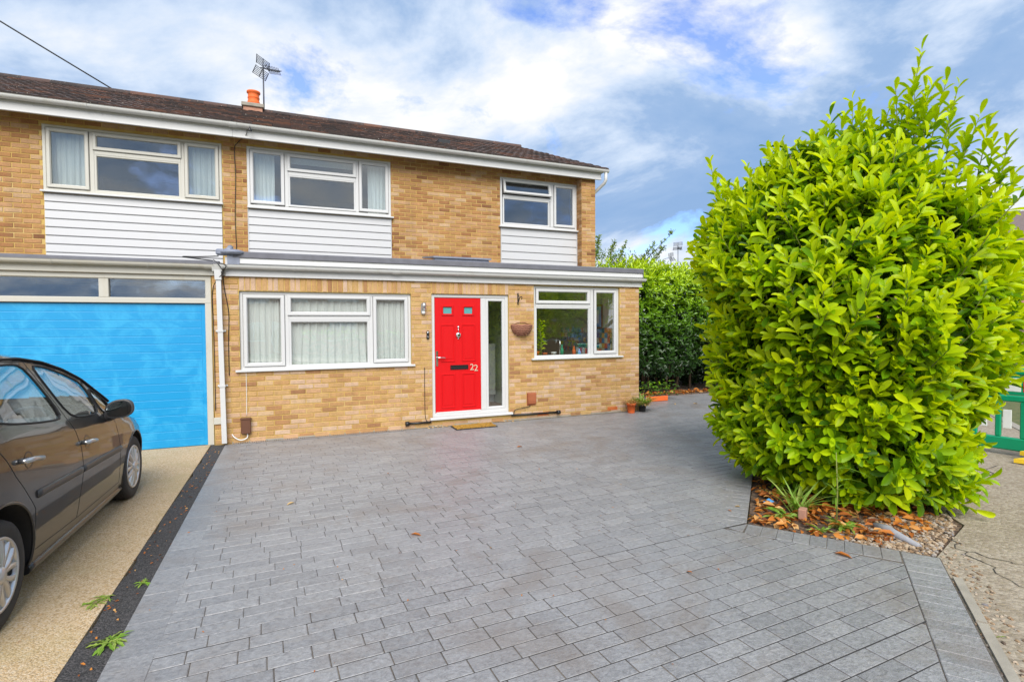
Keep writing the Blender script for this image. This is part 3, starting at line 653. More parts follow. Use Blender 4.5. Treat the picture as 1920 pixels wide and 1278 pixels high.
def molding(x0, x1, z0, z1):
    m_ = MB(); ring(m_, x0, x1, z0, z1, DY-.011, DY-.0005, .024, .004); m_.box((x0+.045, DY-.007, z0+.045), (x1-.045, DY-.0005, z1-.045), bev=.003); m_.build('door_panel', 'door_red', door)
for x0, x1 in ((-4.02,-3.77), (-3.65,-3.40)):
    molding(x0, x1, 1.09, 1.73); molding(x0, x1, .30, .885)
    lf = MB(); ring(lf, x0+.02, x1-.02, 1.878, 2.052, DY-.014, DY+.01, .032, .005); lf.build('light_surround', 'door_red', door)
    pg = MB(); pg.box((x0+.03, DY+.012, 1.90), (x1-.03, DY+.018, 2.03)); pg.build('obscure_pane', 'obscure_glass', door)
hd = MB(); hd.box((-4.105,DY-.014,1.02), (-4.065,DY-.0005,1.28), bev=.006); hd.tube([(-4.085,DY-.005,1.17), (-4.085,DY-.05,1.17), (-4.07,DY-.058,1.17), (-3.95,DY-.058,1.165)], .010, 8); hd.build('handle', 'chrome', door)
lb = MB(); ring(lb, -3.855,-3.535,.955,1.03, DY-.016, DY-.0005, .014, .004); lb.box((-3.838,DY-.009,.970), (-3.552,DY-.001,1.016)); lb.build('letterbox', 'black_plastic', door)
kn = MB(); kn.lathe([(.0,-.03),(.016,-.028),(.02,-.012),(.02,-.0005)], 12, (-3.71,DY,1.685), 'y'); kn.tube([(-3.71,DY-.012,1.665), (-3.71,DY-.02,1.60)], .006, 6)
kn.lathe([(.02,-.036),(.042,-.03),(.046,-.015),(.036,-.0005)], 20, (-3.71,DY,1.545), 'y'); kn.lathe([(.004,-.02),(.012,-.016),(.012,-.0005)], 10, (-3.71,DY,1.485), 'y'); kn.build('knocker', 'chrome', door)
for k, (tx, tz) in enumerate(((-3.505,.935), (-3.43,.918))):
    cu = bpy.data.curves.new('digit', 'FONT'); cu.body = '2'; cu.size = .155; cu.extrude = .004
    tmp = bpy.data.objects.new('tmp', cu); col.objects.link(tmp); bpy.context.view_layer.update()
    me = bpy.data.meshes.new_from_object(tmp.evaluated_get(bpy.context.evaluated_depsgraph_get())); bpy.data.objects.remove(tmp)
    me.materials.clear(); me.materials.append(MATS['digit_gold']); d_ = link_mesh('house_number', me, door, (tx, DY-.005, tz), rot=(R(90), 0, 0))
# --- extension roof edge
fa = MB(); fa.box((-7.22,-.035,2.44), (.045,-.002,2.715)); fa.build('fascia_board', 'upvc', house)
fl = MB(); fl.box((-7.22,-.046,2.44), (.052,-.0355,2.462), bev=.003); fl.build('fascia_lip', 'upvc', house)
uf = MB(); uf.extrude_x([(-.0355,2.62), (-.062,2.628), (-.050,2.712), (-.0355,2.712)], -7.06, .052); uf.build('upper_trim', 'upvc', house)
gutter(house, -7.36, .085, -.088, 2.592, .052, 'gutter_white', [-6.3,-5.65,-4.75,-3.75,-2.95,-2.2,-1.6,-.85,-.2], [-7.25,-4.78])
et = MB(); et.extrude_x([(-.075,2.712), (-.075,2.785), (-.05,2.80), (.02,2.80), (.02,2.7155), (-.065,2.712)], -7.12, .062); et.build('roof_edge_trim', 'felt', house)
er = MB(); er.box((-7.2,.0205,2.56), (.06,Y1,2.778)); er.build('flat_roof', 'felt', house)
ed = MB(); ed.box((.0525,-.074,2.60), (.06,.0204,2.80)); ed.build('roof_edge_end', 'felt', house)
sk = MB(); sk.box((-4.0,.45,2.7785), (-2.98,1.25,2.90), bev=.01); sk.extrude_x([(.42,2.90), (.42,2.93), (1.28,3.02), (1.28,2.99)], -4.03, -2.95); sk.build('rooflight', 'lead', house)
# lead flashing lump where the two flat roofs meet
ld = MB(); ld.lathe([(.0,.03),(.09,.025),(.16,.0),(.17,-.02),(.13,-.05)], 18, (-7.12,-.0,2.80), 'z'); ld.box((-7.34,-.05,2.74), (-7.05,.05,2.83), bev=.02); ld.tube([(-7.22,-.02,2.78),(-7.16,-.04,2.82),(-7.15,0,2.86)], [.05,.045,.04], 10); ld.extrude_x([(-.068,2.61),(-.066,2.75),(-.0345,2.75),(-.0345,2.61)], -7.19, -7.03); ld.build('lead_flashing', 'lead', house)
# --- upper storey of number 22
UM = (-7.0146,-4.5465,3.7923,4.8398); UR = (-2.2913,-.4757,3.7787,4.7936)
clad_m = (-7.0146,-4.5465,2.93,3.79); clad_r = (-2.2913,-.4757,2.93,3.777)
wall1 = panel(-7.2, -.466, 2.60, 5.03, [UM, UR], Y1, Y1+.28, 'mortar', 'upper_wall', house)
b1 = bricks_in(-7.195, -.47, 2.70, 5.03, [(UM[0]-.005, UM[1]+.005, 2.6, UM[3]+.005), (UR[0]-.005, UR[1]+.005, 2.6, UR[3]+.005)], Y1, 1)
lay(b1, wall1, 0, True)
pr = MB(); pr.box((-.466,1.40,2.60), (-.13,10.6,5.018)); pier = pr.build('gable_pier', 'mortar', house)
lay(bricks_in(-.463, -.132, 2.70, 4.90, [], 1.40), pier, 0, True)
pm = MB()   # bricks on the shaded cheek of the pier
for k in range(30):
    z = 2.7375+k*.075; a = 1.405
    ws = (.10,.10) if k % 2 else (.205,)
    for w_ in ws: pm.box((-.474, a, z-.0325), (-.46, a+w_, z+.0325), random.random()); a += w_+.01
stuff(pm.build('cheek_bricks', 'brick_old_attr', pier))
um = window(house, *UM[:2], UM[2], UM[3], Y1-.012, [(-6.955,-6.43,3.87,4.78,'c'), (-6.345,-5.205,3.865,4.40,'f'), (-6.36,-5.195,4.485,4.775,'c'), (-5.125,-4.605,3.87,4.78,'c')], gl='glass_up', label='middle upstairs window with pale curtains')
bars(um, [(-6.415,-6.355,3.84,4.79), (-5.195,-5.14,3.84,4.79), (-6.354,-5.196,4.405,4.47)], Y1-.012); sill(um, UM[0]-.0, UM[1]+.04, UM[2]+.004, Y1-.085, Y1-.01)
boards(um, clad_m[0], clad_m[1], clad_m[2], clad_m[3]-.03, 6, Y1-.015)
ur = window(house, *UR[:2], UR[2], UR[3], Y1-.012, [(-2.22,-1.15,3.84,4.37,'f'), (-2.225,-1.14,4.46,4.745,'o'), (-1.03,-.535,3.85,4.735,'c')], gl='glass_up', label='small upstairs window with its top sash open')
bars(ur, [(-1.125,-1.05,3.83,4.75), (-2.22,-1.126,4.375,4.44)], Y1-.012); sill(ur, UR[0]-.04, UR[1]+.02, UR[2]+.004, Y1-.085, Y1-.01)
boards(ur, clad_r[0], clad_r[1], clad_r[2], clad_r[3]-.03, 5, Y1-.015)
for o_, (a, b, c, d) in ((um, clad_m), (ur, clad_r)):
    for x in (a, b-.0115):
        t_ = MB(); t_.box((x, Y1-.035, c), (x+.0115, Y1+.02, d-.03)); t_.build('cladding_trim', 'clad_white', o_)
# --- eaves and main roof (each house its own half)
EY, EZ, RY, RZ = 1.24, 5.085, 6.0, 7.03
sl_n = math.hypot(RY-EY, RZ-EZ); sy, sz = (RY-EY)/sl_n, (RZ-EZ)/sl_n
def tile_roof(parent, x0, x1):
    m_ = MB(); rows = 15; gau = sl_n/rows; tw = .30; n = int(round((x1-x0)/tw)); tw = (x1-x0)/n
    for side in (0, 1):
        for r in range(rows):
            for i in range(n):
                xa, xb = x0+i*tw+.003, x0+(i+1)*tw-.003; d0 = r*gau-.04; d1 = min((r+1)*gau+.03, sl_n)
                h0, h1 = .038+random.uniform(-.006,.008), .012; tl = random.uniform(-.006,.004); t = random.random()
                P = []
                for d, h in ((d0, h0), (d1, h1)):
                    for q in range(5):
                        x = xa+(xb-xa)*q/4; hh = h+(.012 if q in (1,3) else 0)+tl*(q-2)/2
                        y, z = EY+sy*d-sz*hh, EZ+sz*d+sy*hh
                        if side: y = 2*RY-y
                        P.append((x, y, z))
                for q in range(5):
                    x, y, z = P[q]; P.append((x, y+(.012 if not side else -.012), z-.03))
                m_.add(P, [(q, q+1, q+6, q+5) for q in range(4)]+[(q+10, q+11, q+1, q) for q in range(4)]+[(0,5,10),(4,14,9)], t)
    rf = MB(); rf.add([(x0,EY,EZ-.02),(x1,EY,EZ-.02),(x1,RY,RZ-.02),(x0,RY,RZ-.02),(x0,2*RY-EY,EZ-.02),(x1,2*RY-EY,EZ-.02)], [(0,1,2,3),(3,2,5,4),(0,3,4),(1,5,2),(0,4,5,1)])
    roof = rf.build('roof', 'roof_far', parent); ti = stuff(m_.build('roof_tiles', 'roof_tile', roof))
    k = int((x1-x0)/.45); st = (x1-x0)/k
    for i in range(k):
        rt_ = MB(); a, b = x0+i*st+.004, x0+(i+1)*st+.004
        prof = [(RY-.13*math.cos(math.pi*q/8), RZ+.0+.105*math.sin(math.pi*q/8)-.01) for q in range(9)]
        rt_.extrude_x(prof+[(RY+.10, RZ-.03), (RY-.10, RZ-.03)], a, b, random.random()); rt_.build('ridge_tile', 'roof_tile', roof)
    return roof
roof_h = tile_roof(house, -7.2, .09); roof_n = tile_roof(nb, -13.5, -7.203)
gb = MB(); gb.add([(-.132,EY+.2,4.99),(-.132,2*RY-EY-.2,4.99),(-.132,RY,RZ-.1),(-.45,EY+.2,4.99),(-.45,2*RY-EY-.2,4.99),(-.45,RY,RZ-.1)], [(0,1,2),(5,4,3),(0,2,5,3),(1,4,5,2),(0,3,4,1)]); gb.build('gable', 'brick_far', house)
for par, a, b, brs in ((house, -7.2, -.04, [-6.95,-6.15,-5.3,-4.5,-3.6,-2.75,-1.9,-1.1,-.3]), (nb, -13.5, -7.203, [-12.6,-11.6,-10.6,-9.15,-8.2,-7.35])):
    e = MB(); e.box((a, 1.30, 4.868), (b, 1.325, 5.06)); e.build('fascia_board', 'upvc', par)
    l_ = MB(); l_.box((a, 1.288, 4.868), (b+.0, 1.2995, 4.893), bev=.003); l_.build('fascia_lip', 'upvc', par)
    s_ = MB(); s_.box((a, 1.3255, 5.02), (b, Y1-.006, 5.032)); s_.build('soffit', 'upvc', par)
    gutter(par, a-.02 if par is house else a, b+.14 if par is house else b, 1.235, 5.068, .058, 'gutter_white', brs, [-7.19] if par is house else [])
dp = MB(); dp.tube([(.04,1.235,5.02), (.04,1.235,4.86), (.03,1.28,4.80), (-.085,1.55,4.62), (-.085,1.60,4.5), (-.085,1.60,2.9)], .034, 10); dp.build('downpipe', 'gutter_white', house)
ve = MB(); ve.box((-3.35,2.55,EZ+.56), (-3.08,2.9,EZ+.66), bev=.015); ve.build('vent_tile', 'black_plastic', roof_h)
# chimney shared at the party wall
ch = MB(); ch.box((-7.32,5.8,6.4), (-6.90,6.25,7.08)); chim = ch.build('chimney', 'brick_far', house)
cc = MB(); cc.box((-7.36,5.76,7.08), (-6.86,6.29,7.17), bev=.012); cc.build('chimney_cap', 'kerb_concrete', chim)
cp = MB(); cp.lathe([(.15,7.12),(.145,7.22),(.128,7.24),(.128,7.30),(.135,7.31),(.135,7.335),(.126,7.345),(.128,7.42),(.155,7.44),(.155,7.475),(.12,7.475),(.11,7.3)], 22, (-7.10,6.02,.05)); cp.build('chimney_pot', 'pot_orange', chim)
# --- interiors seen through the glass
def room(parent, x0, x1, y0, y1, z0, z1, mat, floor='wood', back=True):
    m_ = MB(); m_.add([(x0,y0,z0),(x1,y0,z0),(x1,y1,z0),(x0,y1,z0),(x0,y0,z1),(x1,y0,z1),(x1,y1,z1),(x0,y1,z1)], [(4,7,6,5),(1,2,6,5),(3,0,4,7)]+([(2,3,7,6)] if back else []))
    r_ = m_.build('room', mat, parent)
    f_ = MB(); f_.box((x0,y0,z0-.02), (x1,y1,z0)); f_.build('floor', floor, r_); return r_
room(house, -7.15, -4.40, .285, 4.2, .18, 2.44, 'room_wall'); hall = room(house, -4.32, -2.60, .285, 5.0, .18, 2.44, 'hall_wall', back=False); kitchen = room(house, -2.52, -.285, .285, 3.6, .18, 2.44, 'kitchen_wall', back=False)  # hall and kitchen backs left open, an unseen gap admitting extra daylight
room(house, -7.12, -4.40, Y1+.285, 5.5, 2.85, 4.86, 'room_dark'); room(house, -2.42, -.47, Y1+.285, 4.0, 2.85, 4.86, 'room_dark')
st_ = MB()
for k in range(9): st_.box((-3.1,1.2+k*.26,.18), (-2.62,1.2+(k+1)*.26,.18+(k+1)*.19))
st_.build('staircase', 'white_gloss', hall)
nw = MB(); nw.box((-3.16,1.1,.18), (-3.06,1.2,1.45), bev=.01); nw.tube([(-3.11,1.15,1.40),(-3.11,3.4,2.4)], .035, 8); nw.build('newel_post', 'white_gloss', hall)
rad = MB(); rad.box((-3.05,1.0,.35), (-2.66,1.08,1.35), bev=.01); rad.build('hall_cupboard', 'white_gloss', hall)
cu_ = MB(); cu_.box((-2.5,.30,.18), (-.30,.88,1.06)); cu_.box((-2.51,.29,1.06), (-.295,.90,1.095), bev=.004); cu_.build('worktop', 'white_gloss', kitchen)
kt = MB()
for iy in range(22):
    for iz in range(5):
        kt.box((-.300, .35+iy*.108, 1.11+iz*.108), (-.290, .35+iy*.108+.1, 1.11+iz*.108+.1), random.random(), .002)
kt.build('wall_tiles', 'kitchen_tile', kitchen)
tp = MB(); tp.tube([(-1.55,.40,1.10),(-1.55,.40,1.38),(-1.55,.45,1.43),(-1.55,.55,1.42),(-1.55,.57,1.36)], .012, 8); tp.build('tap', 'chrome', kitchen)
pc = thing('picture', 'blue framed picture on the kitchen wall beside coloured tiles', 'picture', (-.29,1.1,1.85))
p1 = MB()
for a, b in (((-.30,.86,1.62),(-.287,1.34,1.66)), ((-.30,.86,2.10),(-.287,1.34,2.14)), ((-.30,.86,1.66),(-.287,.90,2.10)), ((-.30,1.30,1.66),(-.287,1.34,2.10))): p1.box(a, b)
p1.build('frame', 'wood', pc); p2 = MB(); p2.box((-.296,.905,1.665), (-.289,1.295,2.095)); p2.build('print', 'blue_card', pc); p3 = MB(); p3.box((-.298,1.0,1.74), (-.2965,1.20,2.02)); p3.build('mount', 'white_gloss', pc)
def pot(name, label, x, y, z, r, h, mat, cat, group=None):
    m_ = MB(); m_.lathe([(r*.72,z),(r,z+h*.8),(r*1.08,z+h*.82),(r*1.08,z+h),(r*.9,z+h),(r*.85,z+h*.7)], 16, (x, y, 0)); o = m_.build(name, mat, None, loc=(x, y, z)); tag(o, label, cat, group); return o
pot('sill_pot', 'orange pot at the left end of the kitchen windowsill', -2.16, .17, 1.10, .05, .12, 'pot_orange', 'pot', 'pots on the kitchen sill')
pot('sill_pot', 'second orange pot from the left on the kitchen windowsill', -1.98, .18, 1.10, .045, .09, 'terracotta', 'pot', 'pots on the kitchen sill')
pot('sill_pot', 'white cup standing right of orange pots on the kitchen windowsill', -1.80, .18, 1.10, .05, .10, 'white_gloss', 'pot', 'pots on the kitchen sill')
kp = thing('sill_plant', 'leafy green pot plant behind the left pane of the kitchen window', 'plant', (-2.05,.20,1.10))
kpp = MB(); kpp.tube([(-2.05,.22,1.10),(-2.04,.22,1.4),(-2.08,.22,1.75)], [.012,.01,.006], 6); kpp.build('stem', 'stem_green', kp)
for i in range(34):
    a = i*2.4; z = 1.25+.55*i/34; L = .13+.05*math.sin(i*1.7); dx, dy = math.cos(a), math.sin(a)*.55; m_ = MB(); bx_, by_ = -2.06, .22
    m_.add([(bx_,by_,z), (bx_+dx*L*.5-dy*.05,by_+dy*L*.5+dx*.03-.02,z+.05), (bx_+dx*L,by_+dy*L*.6,z+.01), (bx_+dx*L*.5+dy*.05,by_+dy*L*.5-dx*.03-.02,z+.02)], [(0,1,2,3)], .5, True); m_.build('leaf', 'laurel_obj', kp)
for i, (bx_, h_, mt, lab) in enumerate(((-1.62,.24,'green_plastic','green bottle standing by the tap on the kitchen windowsill'), (-1.36,.20,'pot_orange','orange bottle at right of the tap on the kitchen windowsill'), (-1.24,.15,'blue_card','short blue jar near right end of the kitchen windowsill'))):
    m_ = MB(); m_.lathe([(.032,1.10),(.034,1.10+h_*.6),(.014,1.10+h_*.78),(.014,1.10+h_)], 14, (bx_,.19,0)); tag(m_.build('bottle', mt, None, loc=(bx_,.19,1.10)), lab, 'bottle', 'bottles on the kitchen sill')
rw2 = MB(); rw2.box((-.95,3.6005,.18), (-.285,3.65,2.44)); rw2.build('rear_wall', 'kitchen_wall', kitchen)
kb_ = MB(); kb_.box((-2.29,.11,1.085), (-.455,.279,1.0995)); kb_.build('window_board', 'white_gloss', kitchen)
# curtains
curtain(-6.98,-6.44,1.08,2.2,.125,'curtain','white curtain hanging in left pane of the wide downstairs window', waves=6, amp=.02)
curtain(-6.40,-5.16,1.08,2.2,.13,'curtain','white net curtain across the middle of the wide downstairs window', waves=11, amp=.018, flare=.15)
curtain(-5.14,-4.6,1.08,2.2,.125,'curtain','white curtain hanging in right pane of the wide downstairs window', waves=6, amp=.022)
curtain(-6.93,-6.58,3.8,4.82,Y1+.16,'curtain','pale curtain drawn to left side of the middle upstairs window', waves=5, amp=.028)
curtain(-4.95,-4.60,3.8,4.82,Y1+.16,'curtain','pale curtain drawn to right side of the middle upstairs window', waves=5, amp=.028)
bld = MB(); bld.box((-6.35,Y1+.15,4.66), (-5.2,Y1+.165,4.83)); bld.build('roller_blind', 'curtain_grey', um)

# --- attached house
NW = (-9.8208,-7.3979,3.8151,4.8307)
nwall = panel(-13.5, -7.2005, 2.40, 5.03, [NW], Y1, Y1+.28, 'mortar', 'upper_wall', nb)
lay(bricks_in(-11.2, -7.205, 2.55, 5.03, [(NW[0]-.005, NW[1]+.005, 2.4, NW[3]+.005)], Y1), nwall, 260, True)
un = window(nb, *NW[:2], NW[2], NW[3], Y1-.012, [(-9.76,-9.25,3.88,4.77,'c'), (-9.165,-8.015,3.865,4.435,'f'), (-9.18,-8.0,4.515,4.77,'c'), (-7.935,-7.455,3.88,4.77,'c')], gl='glass_up', mat='old_white', label='upstairs window of the attached house above the garage')
bars(un, [(-9.235,-9.175,3.85,4.78), (-8.005,-7.95,3.85,4.78), (-9.174,-8.006,4.44,4.50)], Y1-.012, 'old_white'); sill(un, NW[0]-.02, NW[1]+.01, NW[2]+.004, Y1-.085, Y1-.01)
boards(un, NW[0], NW[1], 2.62, 3.785, 9, Y1-.015)
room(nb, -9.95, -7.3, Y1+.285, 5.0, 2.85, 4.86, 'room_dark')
curtain(-9.80,-9.24,3.82,4.80,Y1+.12,'curtain_grey','grey net curtain in left pane of the window above the garage', waves=7, amp=.016)
curtain(-7.96,-7.42,3.82,4.80,Y1+.12,'curtain_grey','grey net curtain in right pane of the window above the garage', waves=7, amp=.016)
pw = MB(); pw.box((-7.4035,.0,-.05), (-7.4085,.28,2.44)); pw.build('garage_jamb', 'mortar', nb)
gw = panel(-13.5, -7.404, -.05, 2.46, [(-9.99,-7.412,-1,2.445)], .0, .28, 'mortar', 'garage_wall', nb)
gr = MB(); ring(gr, -9.99, -7.412, 2.045, 2.445, .012, .11, .075, .005); gfr = gr.build('garage_frame', 'old_white', nb)
for a, b in ((-9.99,-9.905), (-7.492,-7.412)): 
    p_ = MB(); p_.box((a,.012,-.0), (b,.11,2.0445), bev=.004); p_.build('frame_post', 'old_white', gfr)
p_ = MB(); p_.box((-8.735,.016,2.12), (-8.625,.106,2.37), bev=.004); p_.build('frame_post', 'old_white', gfr)
for a, b in ((-9.915,-8.736), (-8.624,-7.487)):
    p_ = MB(); p_.box((a,.06,2.12), (b,.066,2.37)); p_.build('transom_pane', 'glass', gfr)
gdo = MB(); gdo.box((-9.903,.075,-.0), (-7.494,.095,2.042)); gdoor = gdo.build('garage_door', 'garage_blue', nb)
NP = 18; ph = 2.03/NP
for k in range(NP):
    a, b = .004+k*ph, .004+(k+1)*ph
    m_ = MB(); m_.extrude_x([(.0745,a+.002), (.0575,a+.0004), (.0557,a+.003), (.055,a+.007), (.0546,b-.007), (.0557,b-.002), (.0575,b-.0004), (.0745,b-.0004)], -9.85, -7.545); m_.build('door_slat', 'garage_blue', gdoor)
for a, b in ((-9.902,-9.851), (-7.544,-7.495)):
    m_ = MB(); m_.box((a,.050,.003), (b,.0745,2.04), bev=.003); m_.build('door_stile', 'garage_blue', gdoor)
room(nb, -9.95, -7.45, .29, 5.0, .0, 2.44, 'room_dark', 'kerb_concrete')
gf = MB(); gf.box((-13.5,-.03,2.445), (-7.222,-.002,2.60)); gf.build('fascia_board', 'old_white', nb)
gutter(nb, -13.5, -7.38, -.085, 2.585, .05, 'old_white', [-12.4,-11.4,-10.4,-9.2,-8.15], [-7.42])
rf2 = MB(); rf2.box((-13.5,.002,2.4605), (-7.222,Y1,2.62)); rf2.extrude_x([(-.05,2.602),(-.05,2.632),(.0,2.655),(.1,2.655),(.1,2.6205),(.001,2.6205),(.001,2.602)], -13.5, -7.30); rf2.build('flat_roof', 'felt', nb)
dpp = MB()
def sq(a, b, h=.032):
    n = len(dpp.v); dpp.add([(a[0]+x*h, a[1]+y*h, a[2]) for x, y in ((-1,-1),(1,-1),(1,1),(-1,1))]+[(b[0]+x*h, b[1]+y*h, b[2]) for x, y in ((-1,-1),(1,-1),(1,1),(-1,1))], [(0,1,5,4),(1,2,6,5),(2,3,7,6),(3,0,4,7),(4,5,6,7),(3,2,1,0)])
sq((-7.272,-.075,.03), (-7.305,-.075,2.42)); sq((-7.306,-.08,2.38), (-7.312,-.085,2.52), .042)
for z in (1.65,.86):
    xq = -7.272-.033*(z-.03)/2.39; sq((xq,-.075,z-.016), (xq,-.075,z+.016), .040); dpp.box((xq-.065,-.030,z-.012), (xq+.065,-.0055,z+.012))
dpp.build('downpipe', 'upvc', house)
hb = MB(); hb.extrude_x([(-.14,2.56),(-.12,2.50),(-.05,2.50),(-.03,2.56)], -7.38, -7.25); hb.build('hopper', 'gutter_white', house)
db2 = MB(); db2.box((-7.46+.052,-.03,.30), (-7.30,-.009,.40), bev=.004); db2.build('white_block', 'old_white', nb)
# cables fixed to the walls
def cable(parent, pts, r, mat, name='cable'):
    P = [Vector(p) for p in pts]; out = []
    for i in range(len(P)-1):
        a, b, c, d = P[max(i-1, 0)], P[i], P[i+1], P[min(i+2, len(P)-1)]
        for k in range(6):
            t = k/6; out.append(.5*((2*b)+(c-a)*t+(2*a-5*b+4*c-d)*t*t+(3*b-a-3*c+d)*t**3))
    out.append(P[-1]); m_ = MB(); m_.tube(out, r, 6); return m_.build(name, mat, parent)
cable(house, [(-6.98,1.27,5.0),(-7.0,1.29,4.92),(-7.15,1.58,4.86),(-7.2,1.60,4.75),(-7.19,1.605,4.3),(-7.21,1.605,3.6),(-7.20,1.605,3.1),(-7.21,1.60,2.85)], .006, 'black_plastic')
cable(house, [(-7.30,-.15,2.62),(-7.20,-.15,2.58),(-7.24,-.09,2.50),(-7.25,-.015,2.38),(-7.23,-.015,2.2),(-7.19,-.014,1.9),(-7.20,-.014,1.5),(-7.20,-.014,1.0)], .006, 'black_plastic')
cable(nb, [(-7.36,-.12,2.66),(-7.30,-.16,2.60),(-7.24,-.145,2.48),(-7.32,-.1,2.38),(-7.42+.03,-.014,2.22),(-7.40+.01,-.014,1.8),(-7.385,-.014,1.2),(-7.385,-.014,.5)], .006, 'black_plastic')
cable(house, [(-7.40,0.2,2.68),(-7.6,.1,2.69),(-7.75,.0,2.70),(-7.55,-.06,2.70),(-7.3,-.05,2.72)], .008, 'black_plastic')
ins = MB(); ins.lathe([(.004,.05),(.012,.03),(.03,.0),(.034,-.02),(.03,-.024)], 12, (-6.93,1.15,4.97)); ins.tube([(-6.93,1.15,5.02),(-6.93,1.24,5.03)], .006, 6); ins.build('insulator', 'black_plastic', house)
cable(house, [(-6.98,-.013,1.03),(-6.98,-.013,.7),(-6.985,-.013,.40)], .004, 'wire_white')
cable(house, [(-6.98,-.03,.15),(-6.98,-.04,.08),(-7.06,-.05,.05),(-7.14,-.04,.09),(-7.18,-.02,.14)], .008, 'wire_white')
cable(house, [(-4.32,-.012,.985),(-4.315,-.012,.98),(-4.318,-.012,.6),(-4.31,-.012,.18),(-4.26,-.03,.105),(-4.22,-.03,.10)], .005, 'black_plastic')
cable(house, [(-2.44+.06,-.015,.26),(-2.42,-.03,.235),(-2.55,-.03,.22),(-2.68,-.03,.20),(-2.72,-.03,.11)], .006, 'black_plastic')
pp = MB(); pp.tube([(-4.62,-.035,.10),(-4.22,-.035,.095)], .017, 10); pp.lathe([(.036,-.03),(.036,.03)], 12, (-4.62,-.04,.10), 'x'); pp.build('waste_pipe', 'black_plastic', house)
pp = MB(); pp.tube([(-2.76,-.035,.105),(-1.84,-.035,.10)], .017, 10); pp.lathe([(.036,-.03),(.036,.03)], 12, (-1.82,-.04,.10), 'x'); pp.build('waste_pipe', 'black_plastic', house)
for x in (-2.12, -.62):
    av = MB(); ring(av, x-.11, x+.11, .055, .115, -.012, .02, .010, .002)
    for k in range(3): av.box((x-.10,-.010,.068+k*.013), (x+.10,.01,.075+k*.013))
    av.build('air_brick', 'terracotta', house)
sm = MB(); sm.box((-7.18,-.006,.0), (-.01,-.0015,.028)); sm.build('damp_course', 'kerb_concrete', house)

# ------------------------------------------------------------------ fittings by the door
t = thing('wall_light', 'small steel wall light with sensor between the window and red door', 'light', (-4.33,-.008,1.90))
m = MB(); m.box((-4.365,-.03,1.90), (-4.295,-.0085,2.08), bev=.008); m.tube([(-4.33,-.075,1.99),(-4.33,-.075,2.085)], .034, 14); m.build('body', 'steel', t)
m = MB(); m.tube([(-4.33,-.075,1.955),(-4.33,-.075,1.9895)], .031, 14); m.build('lamp_glass', 'glass', t)
m = MB(); m.lathe([(.005,-.085),(.024,-.072),(.030,-.05),(.026,-.0305)], 14, (-4.33,0,1.925), 'y'); m.build('sensor', 'white_gloss', t)
t = thing('doorbell', 'slim black video doorbell on brickwork left of the red door', 'doorbell', (-4.255,-.008,1.48))
m = MB(); m.box((-4.278,-.034,1.485), (-4.232,-.0085,1.62), bev=.008); m.build('body', 'black_plastic', t)
m = MB(); m.lathe([(.004,-.040),(.012,-.038),(.014,-.0345)], 14, (-4.255,0,1.592), 'y'); m.build('camera_lens', 'chrome', t); m = MB(); m.lathe([(.010,-.037),(.014,-.0345)], 14, (-4.255,0,1.52), 'y'); m.build('button', 'steel', t)
t = thing('hanging_basket', 'empty brown wicker half basket hung on brick left of the kitchen window', 'basket', (-2.55,-.02,1.5))
m = MB(); n = 14
for k in range(7):
    q = k/6; rr = .19*math.sqrt(max(.06, 1-(q*.92)**2)); z = 1.70-.165*q
    pth = [(-2.55+rr*math.cos(math.pi+math.pi*i/n), -.012+rr*.9*math.sin(math.pi+math.pi*i/n), z+.008*math.sin(i*2.1+k)) for i in range(n+1)]; m.tube(pth, .017 if k else .02, 6)
m.build('wicker_bowl', 'wicker', t)
m = MB(); m.box((-2.74,-.013,1.70), (-2.36,-.0085,1.72)); m.tube([(-2.72,-.012,1.71),(-2.62,-.012,1.755),(-2.48,-.012,1.755),(-2.38,-.012,1.71)], .006, 6); m.build('back_rail', 'wicker', t)
t = thing('basket_bracket', 'small black iron bracket on brickwork above the hanging basket', 'bracket', (-2.61,-.008,2.07))
m = MB(); m.box((-2.622,-.016,2.07), (-2.598,-.0085,2.28), bev=.003); m.build('back_plate', 'black_plastic', t)
m = MB(); m.tube([(-2.61,-.015,2.10),(-2.61,-.10,2.20),(-2.61,-.17,2.21),(-2.61,-.19,2.18),(-2.61,-.16,2.16)], .008, 6); m.tube([(-2.61,-.015,2.24),(-2.61,-.11,2.205)], .006, 6); m.build('arm', 'black_plastic', t)
t = thing('meter_box', 'dark brown plastic cable box low on the wall by the downpipe', 'box', (-6.99,-.01,.14))
m = MB(); m.box((-7.06,-.075,.14), (-6.93,-.0085,.36), bev=.008); m.build('casing', 'brown_plastic', t); m = MB(); m.box((-7.066,-.085,.35), (-6.924,-.0085,.372), bev=.004); m.build('lid', 'brown_plastic', t)
t = thing('vent_cover', 'rust brown plastic vent cover low on wall under the hanging basket', 'vent', (-2.36,-.01,.26))
m = MB(); m.extrude_x([(-.0085,.26),(-.05,.29),(-.06,.34),(-.06,.47),(-.05,.48),(-.0085,.48)], -2.44, -2.28); m.build('cowl', 'terracotta_box', t); m = MB(); m.box((-2.447,-.014,.255), (-2.273,-.0086,.485)); m.build('backing', 'terracotta_box', t)
t = thing('drain_channel', 'grey slotted drain channel along foot of brick wall under the wide window', 'drain', (-5.8,-.06,0))
m = MB(); m.box((-7.16,-.115,-.05), (-4.7,-.012,.004)); m.build('channel_body', 'joint_dark', t)
m = MB()
for k in range(82):
    x = -7.15+k*.03; m.box((x,-.10,.0045), (x+.017,-.03,.010), .5)
m.box((-7.16,-.115,.0045), (-4.7,-.1005,.011)); m.box((-7.16,-.0295,.0045), (-4.7,-.015,.011)); m.build('grating', 'steel', t)
t = thing('doormat', 'brown coir doormat lying on grey paving before the red door', 'doormat', (-3.52,-.24,0))
